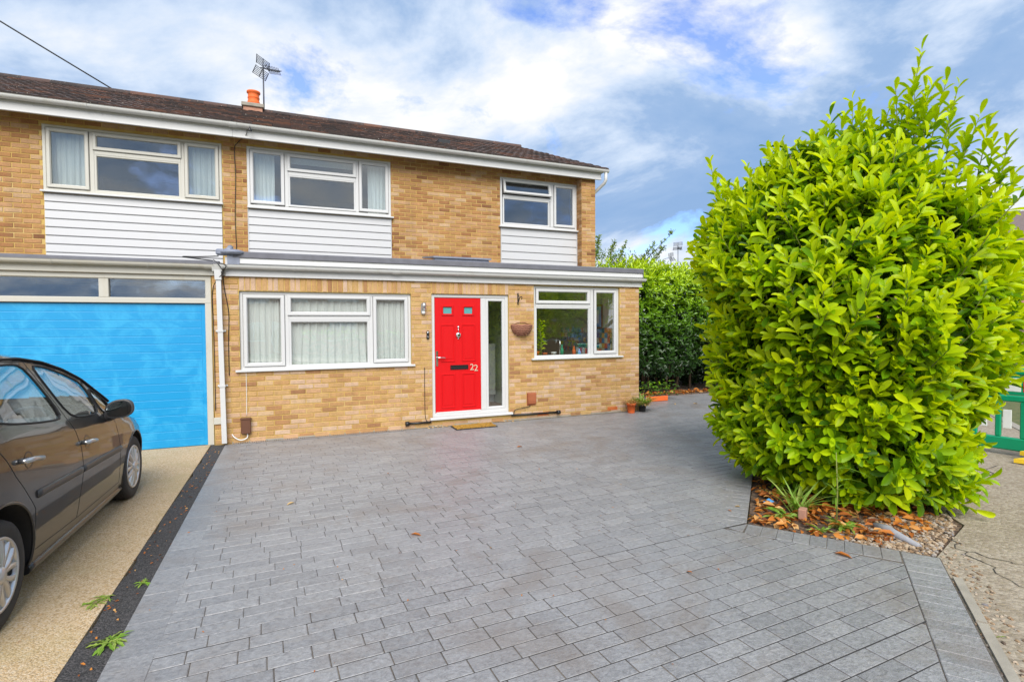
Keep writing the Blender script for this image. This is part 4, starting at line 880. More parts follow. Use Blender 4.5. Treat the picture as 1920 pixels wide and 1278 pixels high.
m = MB(); m.box((-3.90,-.43,.003), (-3.17,-.07,.012), bev=.003); m.build('rubber_edge', 'black_rubber', t)
nb_ = 5200; P = np.c_[rng.uniform(-3.88,-3.19,nb_), rng.uniform(-.41,-.09,nb_), np.full(nb_, .011)]
dv = np.c_[rng.normal(0,.006,nb_), rng.normal(0,.006,nb_), rng.uniform(.010,.018,nb_)]; sd_ = np.c_[rng.normal(0,1,(nb_,2)), np.zeros(nb_)]; sd_ = sd_/np.linalg.norm(sd_,axis=1)[:,None]*.003
V = np.concatenate([P-sd_, P+sd_, P+sd_*.6+dv, P-sd_*.6+dv]); I = np.arange(nb_); stuff(big_mesh('coir_pile', V, np.c_[I, I+nb_, I+2*nb_, I+3*nb_], rng.random(nb_), 'coir', t, False))

# ------------------------------------------------------------------ roof aerials and overhead wire
def aerial(label, base, h, s, yaw, mat='aerial_metal', full=True):
    t = thing('tv_aerial', label, 'aerial', base); b = Vector(base); m = MB(); m.tube([b, b+Vector((0,0,h))], .022*s, 8); m.build('mast', mat, t)
    c = b+Vector((0,0,h-.06*s)); d = Vector((math.sin(yaw), math.cos(yaw), -.30)).normalized(); q = Vector((math.cos(yaw), -math.sin(yaw), 0)); u = q.cross(d)
    m = MB(); m.tube([c-d*.10*s, c+d*.62*s], .016*s, 6)
    k = 9 if full else 7
    for i in range(k):
        p = c+d*(.16+.44*i/(k-1))*s; L = (.17-.008*i)*s
        if full:
            m.tube([p-q*L+u*.07*s, p, p+q*L+u*.07*s], .009*s, 5); m.tube([p-q*L-u*.07*s, p, p+q*L-u*.07*s], .009*s, 5)
        else: m.tube([p-q*L, p+q*L], .008*s, 5)
    m.build('boom', mat, t)
    m = MB()
    for sg in (1, -1):
        for i in range(6):
            p = c-d*.02*s+u*sg*(.05+.045*i)*s-d*sg*0+d*(.12*(i/5))*s*-.5; m.tube([p-q*.30*s, p+q*.30*s], .010*s, 5)
        for e in (-.30, 0, .30): m.tube([c-d*.02*s+u*sg*.03*s+q*e*s, c-d*.08*s+u*sg*.29*s+q*e*s], .013*s, 5)
    m.build('reflector', mat, t); return t
aerial('tall grey aerial beside the orange chimney pot on the roof', (-6.88,6.30,6.9), 1.42, .80, R(125))
aerial('higher of two small aerials far off between house and laurel', (26.3,30,4.0), 4.9, 1.3, R(60), full=False)
aerial('lower of two small aerials far off between house and laurel', (25.5,30,4.0), 3.9, 1.3, R(-80), full=False)
m = MB(); a, b = Vector((-15.85,7.6,11.05)), Vector((-8.35,9.2,6.95)); a = a+(a-b)*1.2
m.tube([a.lerp(b, i/24)+Vector((0,0,-.55*4*(i/24)*(1-i/24)))*.35 for i in range(25)], .018, 6); tag(m.build('overhead_cable', 'black_plastic', None, loc=tuple(b)), 'black overhead cable running up from roof to the top left corner', 'cable')

# ------------------------------------------------------------------ parked car
CA = .021; NOSE = Vector((-8.67,-1.5425,0))
car = thing('parked_car', 'dark grey hatchback parked nose in before the blue garage door', 'car', tuple(NOSE)); car.rotation_euler = (0,0,-CA)
WL[car.as_pointer()] = Vector((0,0,0))     # children are built in the car's own coordinates: x right, y forward (nose at 0), z up
def sm(xs, ys, lo=0., hi=4.03, n=404, k=9):
    X = np.linspace(lo, hi, n); Y = np.interp(X, xs, ys); ker = np.hanning(2*k+1); ker /= ker.sum(); Yp = np.concatenate([2*Y[0]-Y[k:0:-1], Y, 2*Y[-1]-Y[-2:-k-2:-1]]); Y = np.convolve(Yp, ker, 'valid'); return lambda s: float(np.interp(s, X, Y))
plan = sm([0,.06,.15,.3,.5,.8,1.5,2.5,3.2,3.6,3.85,3.98,4.03], [.50,.63,.72,.79,.838,.866,.872,.872,.868,.845,.79,.71,.60])
zb = sm([0,.1,.3,.6,.9,1.15,1.43,1.63,2.25,2.48,2.75,3.21,3.6,4.03], [.50,.58,.66,.76,.84,.885,.915,.945,1.0,1.03,1.06,1.125,1.15,1.0])
zr = sm([0,.1,.3,.6,.9,1.10,1.27,1.73,2.0,2.3,2.6,3.05,3.35,3.6,3.8,3.95,4.03], [.53,.63,.72,.81,.88,.935,1.035,1.275,1.375,1.45,1.49,1.50,1.47,1.40,1.29,1.12,.98], k=7)
wrl = sm([0,.1,.3,.6,.9,1.1,1.3,1.73,2.0,2.4,3.0,3.4,3.7,4.03], [.42,.55,.66,.73,.765,.78,.765,.715,.685,.66,.655,.65,.64,.56])
zc = sm([0,.05,.15,.35,.65,.95,1.1,1.35,1.7,2.0,2.3,2.6,3.0,3.4,3.65,3.82,3.95,4.03], [.55,.66,.76,.85,.94,1.0,1.06,1.21,1.40,1.50,1.555,1.575,1.575,1.53,1.43,1.25,1.06,.98], k=7)
ZS = .20
def hw(s, z):
    b = zb(s); W_ = plan(s); r = zr(s)
    if z <= b:
        u = (z-ZS)/(b-ZS); f = np.interp(u, [0,.06,.2,.42,.60,.76,.9,1.0], [.930,.955,.975,.994,1.0,.994,.978,.955]); return W_*float(f)
    u = (z-b)/max(r-b, 1e-3); wb_ = W_*.955; return wb_+(wrl(s)-wb_)*(u*.9+.1*u*u)
def interp_poly(pts): return [tuple(p) for p in pts]
def inside(p, poly):
    c = False; x, y = p
    for i in range(len(poly)):
        x1, y1 = poly[i]; x2, y2 = poly[i-1]
        if (y1 > y) != (y2 > y) and x < (x2-x1)*(y-y1)/(y2-y1)+x1: c = not c
    return c
def nearest(p, poly):
    best = None
    for i in range(len(poly)):
        a, b = Vector(poly[i]), Vector(poly[(i+1) % len(poly)]); d = b-a; t_ = max(0, min(1, (Vector(p)-a).dot(d)/max(d.length_squared, 1e-9))); q = a+d*t_; L = (Vector(p)-q).length
        if best is None or L < best[0]: best = (L, (q.x, q.y))
    return best
circ = lambda s, r: [(s+r*math.cos(2*math.pi*i/64), .31+r*math.sin(2*math.pi*i/64)) for i in range(64)]
def smooth_poly(pts, n=5):
    out = []; k = len(pts)
    for i in range(k):
        a, b = Vector(pts[i]), Vector(pts[(i+1) % k])
        for j in range(n): out.append(tuple(a.lerp(b, j/n)))
    for _ in range(2): out = [tuple((Vector(out[i-1])+2*Vector(out[i])+Vector(out[(i+1) % len(out)]))/4) for i in range(len(out))]
    return out
W_F = smooth_poly([(1.645,.972),(1.755,1.245),(2.0,1.338),(2.25,1.408),(2.48,1.445),(2.265,1.025)]); W_Q = smooth_poly([(1.36,.94),(1.585,.962),(1.69,1.21),(1.46,1.115),(1.325,1.01)], 4)
W_R = smooth_poly([(2.375,1.045),(2.60,1.455),(2.9,1.468),(3.15,1.45),(3.36,1.34),(3.40,1.19),(3.1,1.125),(2.75,1.078)])
D_F = [(1.27,.28),(2.25,.28),(2.235,.42),(2.185,.62),(2.21,.8),(2.27,.95),(2.33,1.03),(2.55,1.468),(2.3,1.432),(2.0,1.362),(1.735,1.268),(1.615,.955),(1.37,.90),(1.31,.62)]
D_R = [(2.25,.28),(2.915,.30),(2.926,.352),(2.955,.57),(3.0,.626),(3.188,.83),(3.265,.944),(3.34,1.03),(3.45,1.2),(3.40,1.37),(3.15,1.475),(2.9,1.488),(2.55,1.468),(2.33,1.03),(2.27,.95),(2.21,.8),(2.185,.62),(2.235,.42)]
H_L = smooth_poly([(.10,.60),(.22,.58),(.50,.66),(.72,.80),(.60,.795),(.30,.70)], 3); T_L = smooth_poly([(3.80,.78),(3.98,.75),(3.97,1.0),(3.85,1.12),(3.72,1.10)], 3)
A_F, A_R = circ(.79,.365), circ(3.33,.392)
SS = np.unique(np.round(np.concatenate([np.linspace(0,.1,6), np.arange(.12,4.0,.021), np.linspace(3.98,4.03,4)]), 4)); NL, NU, NR_ = 30, 18, 10
def make_side(sg, tag_):
    rows = NL+NU+1; grid = {}
    for i, s in enumerate(SS):
        b, r = zb(s), zr(s)
        for k in range(rows):
            z = ZS+(b-ZS)*k/NL if k <= NL else b+(r-b)*(k-NL)/NU
            grid[i, k] = [s, z, False]
    for poly, tol in ((W_F,.014), (W_R,.014), (W_Q,.014), (A_F,.015), (A_R,.015), (D_F,.012), (D_R,.012), (H_L,.012), (T_L,.012)):
        xs = [p[0] for p in poly]; zs = [p[1] for p in poly]; x0, x1, z0, z1 = min(xs)-.03, max(xs)+.03, min(zs)-.03, max(zs)+.03
        for key, g_ in grid.items():
            if g_[2] or not (x0 < g_[0] < x1 and z0 < g_[1] < z1): continue
            L, q = nearest(g_[:2], poly)
            if L < tol and key[1] not in (0, rows-1): g_[0], g_[1] = q; g_[2] = True
    V = {k: (sg*hw(g_[0], g_[1]), -g_[0], g_[1]) for k, g_ in grid.items()}
    groups = {}
    for i in range(len(SS)-1):
        for k in range(rows-1):
            c = [(i,k),(i+1,k),(i+1,k+1),(i,k+1)]; p = (sum(grid[q][0] for q in c)/4, sum(grid[q][1] for q in c)/4)
            n = 'body'
            if inside(p, A_F) or inside(p, A_R): continue
            for nm, poly in (('wf', W_F), ('wr', W_R), ('wq', W_Q), ('hl', H_L), ('tl', T_L), ('df', D_F), ('dr', D_R)):
                if inside(p, poly): n = nm; break
            groups.setdefault(n, []).append(c)
    return V, groups
def to_mb(V, faces, mb=None, inset=0., sg=1):
    mb = mb or MB(); idx = {}; vs = []; fs = []
    for f in faces:
        q = []
        for k in f:
            if k not in idx: idx[k] = len(vs); x, y, z = V[k]; vs.append((x-sg*inset, y, z))
            q.append(idx[k])
        fs.append(tuple(q))
    return mb.add(vs, fs, .5, True)
body = MB(); sides = {}
for sg in (1, -1):
    V, G_ = make_side(sg, ''); sides[sg] = (V, G_); to_mb(V, G_['body'], body)
# roof, bonnet and tailgate skins
ws_, rw_ = [], []; TV = {}
for i, s in enumerate(SS):
    for k in range(2*NR_+1):
        u = (k-NR_)/NR_; x = wrl(s)*u; TV[i, k] = (x, -s, zr(s)+(zc(s)-zr(s))*(1-abs(u)**2.6))
top, wsf, rwf = [], [], []
for i in range(len(SS)-1):
    for k in range(2*NR_):
        f = [(i,k),(i,k+1),(i+1,k+1),(i+1,k)]; s = (SS[i]+SS[i+1])/2; u = abs(k+.5-NR_)/NR_
        (wsf if (1.13+.18*u*u < s < 1.93 and u < .93) else rwf if (3.60 < s < 3.86 and u < .85) else top).append(f)
to_mb(TV, top, body)
nS = len(SS)-1
body.add([(hw(SS[nS], ZS+(zb(SS[nS])-ZS)*k/6)*sg, -SS[nS], ZS+(zb(SS[nS])-ZS)*k/6) for k in range(7) for sg in (1,-1)], [(2*k, 2*k+1, 2*k+3, 2*k+2) for k in range(6)])
body.add([(hw(0, ZS+(zb(0)-ZS)*k/6)*sg, 0, ZS+(zb(0)-ZS)*k/6) for k in range(7) for sg in (1,-1)], [(2*k, 2*k+2, 2*k+3, 2*k+1) for k in range(6)])
bo = body.build('body', 'car_paint', car)
def weld(ob):
    bm = bmesh.new(); bm.from_mesh(ob.data); bmesh.ops.remove_doubles(bm, verts=bm.verts, dist=.0015); bmesh.ops.recalc_face_normals(bm, faces=bm.faces); bm.to_mesh(ob.data); bm.free()
weld(bo)
to_mb(TV, wsf).build('windscreen', 'car_glass', car); to_mb(TV, rwf).build('rear_window', 'car_glass', car)
def skin_path(poly, sg, off=.001): return [(sg*(hw(s, z)+off), -s, z) for s, z in poly]
for sg in (1, -1):
    V, G_ = sides[sg]
    d1 = to_mb(V, G_['df']).build('front_door', 'car_paint', car); d2 = to_mb(V, G_['dr']).build('rear_door', 'car_paint', car)
    for par, key, poly in ((d1, 'wf', W_F), (d2, 'wr', W_R), (bo, 'wq', W_Q)):
        to_mb(V, G_[key], None, .006, sg).build('side_glass', 'car_glass', par)
        m = MB(); pt = skin_path(poly, sg, .0005); m.tube(pt+pt[:2], .0075, 6, caps=False); m.build('window_seal', 'black_rubber', par)
    for par, poly in ((d1, D_F), (d2, D_R)):
        pt = skin_path(poly, sg, -.0022); fine = [tuple(Vector(pt[i]).lerp(Vector(pt[(i+1) % len(pt)]), j/6)) for i in range(len(pt)) for j in range(6)]
        fine = [(sg*(hw(-y, z)-.0022), y, z) for x, y, z in fine]; m = MB(); m.tube(fine+fine[:2], .0042, 5, caps=False); m.build('shut_line', 'black_rubber', par)
    to_mb(V, G_['hl']).build('headlight', 'glass', car); to_mb(V, G_['tl']).build('tail_light', 'red_plastic', car)
    for par, s0, zz0, s1, zz1 in ((d1, 2.175, .825, 1.985, .805), (d2, 3.13, .905, 2.915, .878)):
        m = MB(); c0 = Vector((sg*(hw(s0, zz0)+.028), -s0, zz0)); c1 = Vector((sg*(hw(s1, zz1)+.028), -s1, zz1))
        m.tube([Vector((sg*hw(s0-.01, zz0), -s0+.0, zz0)), c0, c0.lerp(c1, .5)+Vector((sg*.006,0,.006)), c1, Vector((sg*hw(s1, zz1), -s1+.01, zz1))], [.014,.017,.015,.016,.012], 10); m.build('handle', 'steel', par)
        m = MB(); cc_ = (s0+s1)/2+.0; z_ = (zz0+zz1)/2
        ps = [(cc_+.055*math.cos(a), z_+.052*math.sin(a)) for a in [2*math.pi*i/16 for i in range(16)]]
        m.add([(sg*(hw(s, z)+.0012), -s, z) for s, z in ps]+[(sg*(hw(cc_, z_)-.006), -cc_, z_)], [(i, (i+1) % 16, 16) for i in range(16)], .5, True); m.build('handle_cup', 'car_trim', par)
    for par, s0, s1 in ((d1, 1.30, 2.20), (d2, 2.225, 2.93)):
        m = MB(); n = 16; prof = [(-.026,.0),(-.022,.011),(0,.015),(.022,.011),(.026,.0)]; vs = []
        for i in range(n+1):
            s = s0+(s1-s0)*i/n; z0 = .60+.055*(s-1.3)/1.7
            for dz, dx in prof: vs.append((sg*(hw(s, z0+dz)+dx), -s, z0+dz))
        fs = [(i*5+k, i*5+k+1, (i+1)*5+k+1, (i+1)*5+k) for i in range(n) for k in range(4)]+[tuple(range(5)), tuple(n*5+k for k in range(5))]
        m.add(vs, fs, .5, True); m.build('rubbing_strip', 'car_trim', par)
    m = MB(); m.tube([(sg*(wrl(s)+.004), -s, zr(s)+.006) for s in np.linspace(1.25,3.5,40)], .008, 6); m.build('roof_gutter', 'black_rubber', car)
    # sill and arch lips
    m = MB(); m.tube([(sg*hw(s, ZS+.01)-sg*.012, -s, ZS-.012) for s in np.linspace(1.15,2.96,24)], .030, 8); m.build('sill', 'car_paint', car)
    for s0, r_ in ((.79,.365), (3.33,.392)):
        pt = []
        for i in range(33):
            a = R(-16)+R(212)*i/32; s, z = s0+r_*math.cos(a), .31+r_*math.sin(a)
            if z > ZS: pt.append((sg*(hw(s, z)-.002), -s, z))
        m = MB(); m.tube(pt, .010, 6); m.build('arch_lip', 'car_paint', car)
        m = MB(); k = 28; a_ = [R(-18)+R(216)*i/k for i in range(k+1)]
        vs = [(sg*(.80 if q else .55), -(s0+r_*1.01*math.cos(a)), .31+r_*1.01*math.sin(a)) for a in a_ for q in (0,1)]
        vs = [(sg*(hw(s0+r_*math.cos(a), max(ZS+.01, .31+r_*math.sin(a)))-.008) if q else sg*.52, -(s0+r_*1.0*math.cos(a)), .31+r_*1.0*math.sin(a)) for a in a_ for q in (0,1)]
        m.add(vs, [(2*i, 2*i+1, 2*i+3, 2*i+2) for i in range(k)]+[tuple(2*i for i in range(k+1))], .5, True); m.build('wheel_well', 'black_rubber', car)
    for s0 in (.79, 3.33):
        wx = sg*.745; c = (wx, -s0, .31); o_ = sg
        m = MB(); prof = [(.205,-.085),(.235,-.095),(.275,-.096),(.298,-.085),(.309,-.06),(.312,-.03),(.312,.03),(.309,.06),(.298,.085),(.275,.096),(.235,.095),(.205,.085)]
        m.lathe([(r_, h) for r_, h in prof], 48, c, 'x', cap=False)
        for gx in (-.045,-.015,.015,.045): m.lathe([(.3125,gx-.003),(.3105,gx-.003),(.3105,gx+.003),(.3125,gx+.003)], 48, c, 'x', cap=False, smooth=False)
        ty = m.build('wheel', 'tyre', car)
        m = MB(); m.lathe([(.0,sg*.04),(.19,sg*.045),(.20,sg*.085)], 40, c, 'x', cap=False); m.build('wheel_disc', 'car_trim', ty)
        m = MB(); m.lathe([(.190,sg*.070),(.194,sg*.092),(.206,sg*.097),(.212,sg*.088),(.206,sg*.06)], 48, c, 'x', cap=False)
        for k in range(7):
            for e in (-1, 1):
                a = 2*math.pi*k/7+.2; b0 = a+e*.10; b1 = a+e*.27; vs = []
                for r_, an, hx, wd in ((.035, b0, .098, .016), (.10, a+e*.14, .099, .017), (.16, a+e*.22, .095, .017), (.202, b1, .088, .024)):
                    d_ = Vector((0, math.cos(an), math.sin(an))); n_ = Vector((0, -math.sin(an), math.cos(an)))
                    for q, dx in ((-1,-.02), (-.72,0), (.72,0), (1,-.02)): vs.append(Vector(c)+d_*r_+n_*wd*q+Vector((sg*(hx+dx),0,0)))
                m.add(vs, [(4*i+j, 4*i+j+1, 4*i+j+5, 4*i+j+4) for i in range(3) for j in range(3)], .5, True)
        m.lathe([(.0,sg*.112),(.03,sg*.112),(.046,sg*.104),(.052,sg*.09)], 20, c, 'x', cap=False); m.build('hubcap', 'alloy', ty)
    # mirror
    m = MB(); bm = bmesh.new(); bmesh.ops.create_uvsphere(bm, u_segments=18, v_segments=12, radius=1)
    for v in bm.verts:
        x, y, z = v.co; v.co = Vector((sg*(.955+math.copysign(abs(x)**.8,x)*.105*(1-.10*z)), -1.62+max(y, -.15)*.115+.06*.08*z, 1.0+math.copysign(abs(z)**.8,z)*.080+.012*x))
    bm.verts.index_update(); m.add([v.co[:] for v in bm.verts], [tuple(v.index for v in f.verts) for f in bm.faces], .5, True); bm.free()
    mi = m.build('door_mirror', 'car_trim', car)
    m = MB(); vs = [(sg*(.955+.090*math.copysign(abs(math.cos(a))**.8,math.cos(a))*(1-.10*math.sin(a))), -1.6415+.06*.066*math.copysign(abs(math.sin(a))**.8,math.sin(a)), 1.0+.066*math.copysign(abs(math.sin(a))**.8,math.sin(a))+.012*math.cos(a)) for a in [2*math.pi*i/24 for i in range(24)]]
    m.add(vs, [tuple(range(24))]); m.build('mirror_glass', 'mirror', mi)
    m = MB(); m.tube([(sg*.80,-1.54,.925), (sg*.87,-1.57,.925), (sg*.92,-1.60,.945)], [.045,.035,.03], 8); m.build('mirror_arm', 'car_trim', mi)
# interior
ci = MB(); ci.box((-.70,-3.6,.28), (.70,-1.05,.34)); ci.box((-.70,-1.5,.34), (.70,-1.08,.90), bev=.06); ci.build('cabin_floor', 'car_interior', car)
def seat(x, s, w_, nm):
    m = MB(); m.box((x-w_/2,-s,.40), (x+w_/2,-s+.50,.56), bev=.05); k = len(m.v); m.box((x-w_/2,-s-.12,.50), (x+w_/2,-s+.02,1.12), bev=.05)
    m.rot(k, Matrix.Translation((0,-s,.5)) @ Matrix.Rotation(R(14), 4, 'X') @ Matrix.Translation((0,s,-.5))); so_ = m.build(nm, 'car_seat', car)
    return so_
for x in (-.36, .36):
    q = seat(x, 2.42, .50, 'front_seat'); m = MB(); m.box((x-.13,-2.68,1.15), (x+.13,-2.58,1.33), bev=.035); m.build('headrest', 'car_seat', q)
q = seat(0, 3.30, 1.25, 'rear_seat')
for x in (-.4, .4): m = MB(); m.box((x-.12,-3.58,1.12), (x+.12,-3.49,1.27), bev=.03); m.build('headrest', 'car_seat', q)
m = MB(); m.tube([(.36+.18*math.cos(a), -1.72+.06*math.sin(a), .88+.17*math.sin(a)) for a in [2*math.pi*i/28 for i in range(29)]], .016, 8, caps=False); m.tube([(.20,-1.72,.88),(.52,-1.72,.88)], .014, 6); m.tube([(.36,-1.70,.88),(.36,-1.5,.80)], .03, 8); m.build('steering_wheel', 'car_interior', car)

# ------------------------------------------------------------------ foliage
def leaf_tpl(secs, fold=.10, droop=.14):
    vs = []; 
    for t_, w_ in secs:
        z = -droop*t_*t_
        vs += [(-w_, t_, z+fold*w_*2), (0, t_, z), (w_, t_, z+fold*w_*2)]
    fs = [(3*i+j, 3*i+j+1, 3*i+j+4, 3*i+j+3) for i in range(len(secs)-1) for j in range(2)]
    return np.array(vs), np.array(fs)
LAU = leaf_tpl([(0,.012),(.16,.085),(.42,.155),(.72,.185),(.90,.135),(1,.012)], .35, .16)
LAU_S = leaf_tpl([(0,.02),(.3,.14),(.72,.16),(1,.01)], .35, .15)
OVAL = leaf_tpl([(0,.03),(.35,.24),(.75,.18),(1,.01)], .3, .2)
WEED = leaf_tpl([(0,.01),(.18,.05),(.28,.03),(.45,.10),(.55,.05),(.75,.10),(.85,.05),(1,.005)], .3, .45)
BLADE = leaf_tpl([(0,.035),(.4,.03),(.75,.022),(1,.003)], .2, .55)
def frames(d, n):
    d = d/np.linalg.norm(d, axis=1)[:, None]; n = n-d*(n*d).sum(1)[:, None]; n = n/np.maximum(np.linalg.norm(n, axis=1)[:, None], 1e-6); x = np.cross(d, n); return np.stack([x, d, n], 2)
def leaves_mesh(tpl, P, D, Nn, L):
    M_ = frames(D, Nn); V = np.einsum('nij,vj->nvi', M_, tpl[0])*L[:, None, None]+P[:, None, :]; k = len(tpl[0])
    Fq = tpl[1][None]+(np.arange(len(P))*k)[:, None, None]; return V.reshape(-1, 3), Fq.reshape(-1, 4), M_
def shoots(P, A, n, L, ll, base_tone, tip_tone, tw=0.1):
    """leaves spiralling up each shoot; returns positions, directions, normals, lengths, tones"""
    A = A/np.linalg.norm(A, axis=1)[:, None]; S = len(P); ref = np.where(np.abs(A[:, 2:3]) < .9, np.array([[0,0,1.]]), np.array([[1.,0,0]])); e1 = np.cross(A, ref); e1 /= np.linalg.norm(e1, axis=1)[:, None]; e2 = np.cross(A, e1)
    ph0 = rng.uniform(0, 6.28, S); oP, oD, oN, oL, oT = [], [], [], [], []
    for i in range(n):
        u = i/(n-1); ph = ph0+i*2.4+rng.normal(0,.25,S); el = np.radians(66-40*u+rng.normal(0,9,S))
        rad = e1*np.cos(ph)[:, None]+e2*np.sin(ph)[:, None]; d = A*np.cos(el)[:, None]+rad*np.sin(el)[:, None]
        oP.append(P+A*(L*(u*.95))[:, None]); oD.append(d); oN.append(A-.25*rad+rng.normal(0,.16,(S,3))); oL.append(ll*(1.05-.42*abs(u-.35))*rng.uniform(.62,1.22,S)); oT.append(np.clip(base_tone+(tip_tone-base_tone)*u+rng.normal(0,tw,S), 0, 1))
    return [np.concatenate(o) for o in (oP, oD, oN, oL, oT)]

# --- the big cherry laurel in the bed
BC = np.array([-1.09,-4.87]); bz = np.array([.02,.2,.63,1.18,1.73,2.15,2.45,2.72,2.95,3.18,3.37,3.50]); br = np.array([.60,.76,.98,1.14,1.28,1.27,1.15,.97,.76,.50,.26,.08])
bush = thing('laurel_bush', 'huge bright yellow-green laurel bush standing in the bed right of the drive', 'bush', (BC[0], BC[1], -.03))
def bush_pts(n, k, zlo=.12, zhi=3.45):
    zc_ = np.linspace(zlo, zhi, 400); w_ = np.interp(zc_, bz, br)+.25; cdf = np.cumsum(w_); z = np.interp(rng.random(n)*cdf[-1], cdf, zc_); ph = rng.uniform(0, 6.2832, n)
    r = np.interp(z, bz, br)*k; lump = 1+.07*np.sin(3*ph+2.1*z)+.05*np.sin(7*ph-3.3*z)+.05*np.sin(4.3*z+1.7*ph)
    phq = math.atan2(-.829,.559); r = r*lump*(1+.19*np.clip(np.cos(ph-phq), 0, 1)*np.clip((3.0-z)/1.3, 0, 1)); r = r*(1+.20*np.clip(-np.cos(ph-phq), 0, 1)*np.clip((z-2.0)/.6, 0, 1)); return np.c_[BC[0]+r*np.cos(ph), BC[1]+r*np.sin(ph), z], np.c_[np.cos(ph), np.sin(ph), np.zeros(n)]
Pz, O = bush_pts(1750, .90*rng.uniform(.86,1.0,1750)); upw = .80+.7*np.clip((Pz[:, 2]-1.0)/2.2, -.6, 1.2); A = O*.9+np.c_[np.zeros((1750,2)), upw]+rng.normal(0,.28,(1750,3))
A[Pz[:, 2] < .6, 2] -= .25
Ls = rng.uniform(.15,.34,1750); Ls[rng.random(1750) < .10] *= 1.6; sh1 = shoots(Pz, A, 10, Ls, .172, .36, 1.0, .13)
q_ = np.array([.559,-.829,0]); spikes = []
for u, v, L in ((1345,300,.42),(1340,345,.35),(1372,330,.32),(1420,300,.3),(1585,190,.5),(1600,205,.42),(1620,230,.4),(1705,160,.60),(1690,200,.5),(1700,215,.5),(1725,205,.45),(1760,205,.45),(1785,200,.46),(1800,240,.4),(1845,270,.40),(1860,300,.35),(1880,345,.32),(1555,235,.35),(1500,262,.3),(1655,215,.45),(1670,220,.42),(1740,190,.45),(1465,275,.3),(1640,240,.4),(1530,250,.3)):
    for j in range(2): spikes.append((np.r_[BC, 0]+q_*((u-1567)/(200 if u < 1567 else 245)+rng.normal(0,.04))+np.array([0,0,1.7+(605-v)/183-(.60 if u > 1480 else .38)])+np.array([.829,.559,0])*rng.normal(0,.12), L+.22*(j == 0)))
Sp = np.array([s_[0] for s_ in spikes]); SL = np.array([s_[1] for s_ in spikes]); SA = np.c_[q_[0]*.12*np.sign((Sp-np.r_[BC,0])@q_), q_[1]*.12*np.sign((Sp-np.r_[BC,0])@q_), np.ones(len(Sp))]+rng.normal(0,.08,(len(Sp),3)); SA /= np.linalg.norm(SA, axis=1)[:, None]; sh2 = shoots(Sp, SA, 15, SL, .155, .35, .85, .12)
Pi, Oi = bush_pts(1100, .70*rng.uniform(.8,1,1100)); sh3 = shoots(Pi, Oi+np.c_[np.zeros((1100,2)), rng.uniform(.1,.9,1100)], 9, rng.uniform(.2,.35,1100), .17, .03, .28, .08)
# low leaves drooping to the ground at the skirt
Pl, Ol = bush_pts(170, 1.06*rng.uniform(.85,1.0,170), .08, .6); sh4 = shoots(Pl, Ol+np.c_[np.zeros((170,2)), rng.uniform(-.05,.6,170)], 9, rng.uniform(.12,.25,170), .17, .18, .70, .12)
old_ = rng.random(len(sh1[4])) < .10; sh1[4][old_] = rng.uniform(.05,.3,old_.sum())
ALL = [np.concatenate(x) for x in zip(sh1, sh2, sh3, sh4)]
dist = np.linalg.norm(ALL[0]-np.array(CAM), axis=1); n_out = len(sh1[0])
toCam = (np.array(CAM)-ALL[0]); toCam /= np.linalg.norm(toCam, axis=1)[:, None]; outw = ALL[0]-np.r_[BC, 1.6]; outw[:, 2] *= .3; outw /= np.linalg.norm(outw, axis=1)[:, None]
M_all = frames(ALL[1], ALL[2]); face = np.abs((M_all[:, :, 2]*toCam).sum(1)); elev = outw*1.0; prom = (ALL[0]*0+outw)@np.ones(3)*0
radial = np.linalg.norm((ALL[0][:, :2]-BC), axis=1)/np.maximum(np.interp(ALL[0][:, 2], bz, br), .2)
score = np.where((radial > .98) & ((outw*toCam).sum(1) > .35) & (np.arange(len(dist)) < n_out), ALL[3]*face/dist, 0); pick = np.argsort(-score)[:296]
keep = np.ones(len(dist), bool); keep[pick] = False
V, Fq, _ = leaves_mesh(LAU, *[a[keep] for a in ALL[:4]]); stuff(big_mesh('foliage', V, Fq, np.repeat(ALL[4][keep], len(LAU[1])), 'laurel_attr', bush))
lm = []
for w_ in (.92, 1.0, 1.1):
    me = bpy.data.meshes.new('leaf'); me.from_pydata([(x*w_, y, z) for x, y, z in LAU[0]], [], [tuple(f) for f in LAU[1]]); me.polygons.foreach_set('use_smooth', [True]*len(LAU[1])); me.materials.append(MATS['laurel_obj']); lm.append(me)
bw = WL[bush.as_pointer()]
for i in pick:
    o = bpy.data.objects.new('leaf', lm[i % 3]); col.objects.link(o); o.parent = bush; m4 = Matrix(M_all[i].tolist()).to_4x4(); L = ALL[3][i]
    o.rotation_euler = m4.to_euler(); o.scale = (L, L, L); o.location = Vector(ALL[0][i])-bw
stm = MB()
for i in range(26):
    a = rng.uniform(0, 6.28); r = rng.uniform(.05,.25); r1 = rng.uniform(.3,.95); z1 = rng.uniform(1.4,3.4); b0 = Vector((BC[0]+r*math.cos(a), BC[1]+r*math.sin(a), -.04)); b1 = Vector((BC[0]+r1*math.cos(a), BC[1]+r1*math.sin(a), z1))
    stm.tube([b0, b0.lerp(b1, .35)+Vector((0,0,.25)), b0.lerp(b1, .7)+Vector((0,0,.2)), b1], [.035,.028,.018,.008], 6)
stm.build('stems', 'bark', bush)
tw = MB()
for i in range(0, 1750, 2): 
    a_ = A[i]/np.linalg.norm(A[i]); p0 = Pz[i]-a_*.12; tw.tube([p0, Pz[i]+a_*Ls[i]], [.006,.003], 4, caps=False)
for i in range(len(Sp)): tw.tube([Sp[i]-np.array([0,0,.5]), Sp[i], Sp[i]+SA[i]*SL[i]*.9], [.008,.006,.003], 4, caps=False)
tw.build('twigs', 'stem_green', bush)

